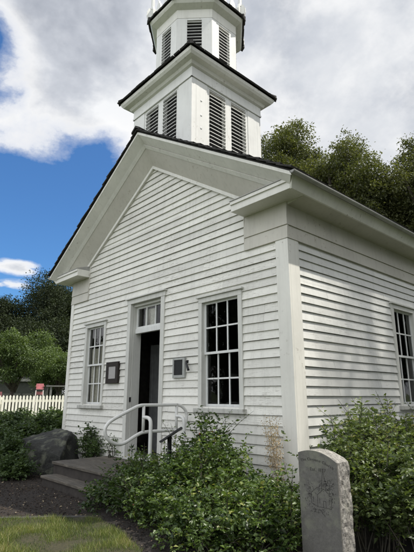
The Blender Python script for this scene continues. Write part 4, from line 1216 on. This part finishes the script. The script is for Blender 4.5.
# clear blue opening low in the west, cloud elsewhere
blue = mapr(dotd((-.890, .325, .325)), cosd(18), cosd(7), 0, 1)
blue2 = mapr(dotd((-.80, .15, .575)), cosd(9), cosd(3), 0, .8)
blue3 = mapr(dotd((-.96, .05, .26)), cosd(21), cosd(10), 0, 1)
bulge = mapr(dotd((-.785, .268, .555)), cosd(8.5), cosd(1.5), 0, .34)
bl = math_(nt, 'MAXIMUM', math_(nt, 'MAXIMUM', blue, blue2), blue3)
sx_ = N(nt, 'ShaderNodeSeparateXYZ'); nt.links.new(D, sx_.inputs[0])
wn = wnoise(9, 8, .6, .2, (1, 1, 2.6), (2.2, 6.1, 3.3))
def wisp(v, hz, ang, k):
    band = mapr(math_(nt, 'ABSOLUTE', math_(nt, 'SUBTRACT', sx_.outputs[2], v[2])), 0, hz, 1, 0)
    return math_(nt, 'MULTIPLY', math_(nt, 'MULTIPLY', math_(nt, 'MULTIPLY', band, mapr(dotd(v), cosd(ang), cosd(.3), 0, 1)), k), mapr(wn, .30, .62, .35, 1.15))
puff = wisp((-.919, .302, .256), .026, 4.5, .62)
puff2 = wisp((-.931, .285, .222), .018, 5.0, .56)
n1 = math_(nt, 'MULTIPLY', math_(nt, 'SUBTRACT', c1, .5), 1.55)
dens = math_(nt, 'ADD', math_(nt, 'ADD', n1, math_(nt, 'MULTIPLY', math_(nt, 'SUBTRACT', c0, .5), .35)), .86)
dens = math_(nt, 'ADD', math_(nt, 'SUBTRACT', dens, math_(nt, 'MULTIPLY', bl, .86)), math_(nt, 'ADD', bulge, math_(nt, 'MAXIMUM', puff, puff2)))
cov = ramp(nt, dens, [(.28, 0), (.40, .28), (.52, .80), (.66, 1)])
c2 = wnoise(3.4, 9, .56, .1, (1, 1, 1.3), (7.3, 2.2, 5.1))
lum = ramp(nt, c2, [(.36, (.36, .39, .455)), (.50, (.62, .65, .71)), (.60, (.93, .945, .965))])
grey = mapr(dotd((-.36, .72, .60)), cosd(30), cosd(6), 0, .8)      # the greyer cloud deck north of the tower
lum = mix(nt, grey, lum, mix(nt, .35, (.50, .54, .61), lum))
edge_b = mapr(dens, .50, 1.02, 1, 0)
lum = mix(nt, math_(nt, 'MULTIPLY', edge_b, .9), lum, (1.0, 1.0, 1.0))
cb = N(nt, 'ShaderNodeBackground')
# unseen clouds south of the church are brightened to fill the front wall
nt.links.new(mapr(sx_.outputs[1], .15, -.45, .84, 1.70), cb.inputs[1])
nt.links.new(lum, cb.inputs[0])
ms = N(nt, 'ShaderNodeMixShader'); nt.links.new(cov, ms.inputs[0]); nt.links.new(bg.outputs[0], ms.inputs[1]); nt.links.new(cb.outputs[0], ms.inputs[2])
nt.links.new(ms.outputs[0], out.inputs[0])

sl = bpy.data.lights.new('sun', 'SUN'); sl.energy = 4.6; sl.angle = R(.6); sl.color = (1.0, .95, .87)
so = bpy.data.objects.new('sun', sl); COL.objects.link(so); so.location = (6, 5, 14)
so.rotation_euler = (-SUN).to_track_quat('-Z', 'Y').to_euler()

cam = bpy.data.cameras.new('camera'); co = bpy.data.objects.new('camera', cam); COL.objects.link(co)
cam.sensor_fit = 'VERTICAL'; cam.sensor_height = 24; cam.lens = 24 * 451.0 / 552; cam.clip_end = 1500; cam.clip_start = .05
co.location = (3.391, -4.507, 1.6); co.rotation_euler = (R(90 + 15.036), R(0), R(47.58))
S.camera = co

S.view_settings.view_transform = 'Standard'; S.view_settings.look = 'None'; S.view_settings.gamma = 1; S.view_settings.exposure = .27
S.view_settings.use_curve_mapping = False
S.render.resolution_x = 768; S.render.resolution_y = 1024
S.cycles.max_bounces = 8; S.cycles.transparent_max_bounces = 16
S.cycles.use_denoising = True
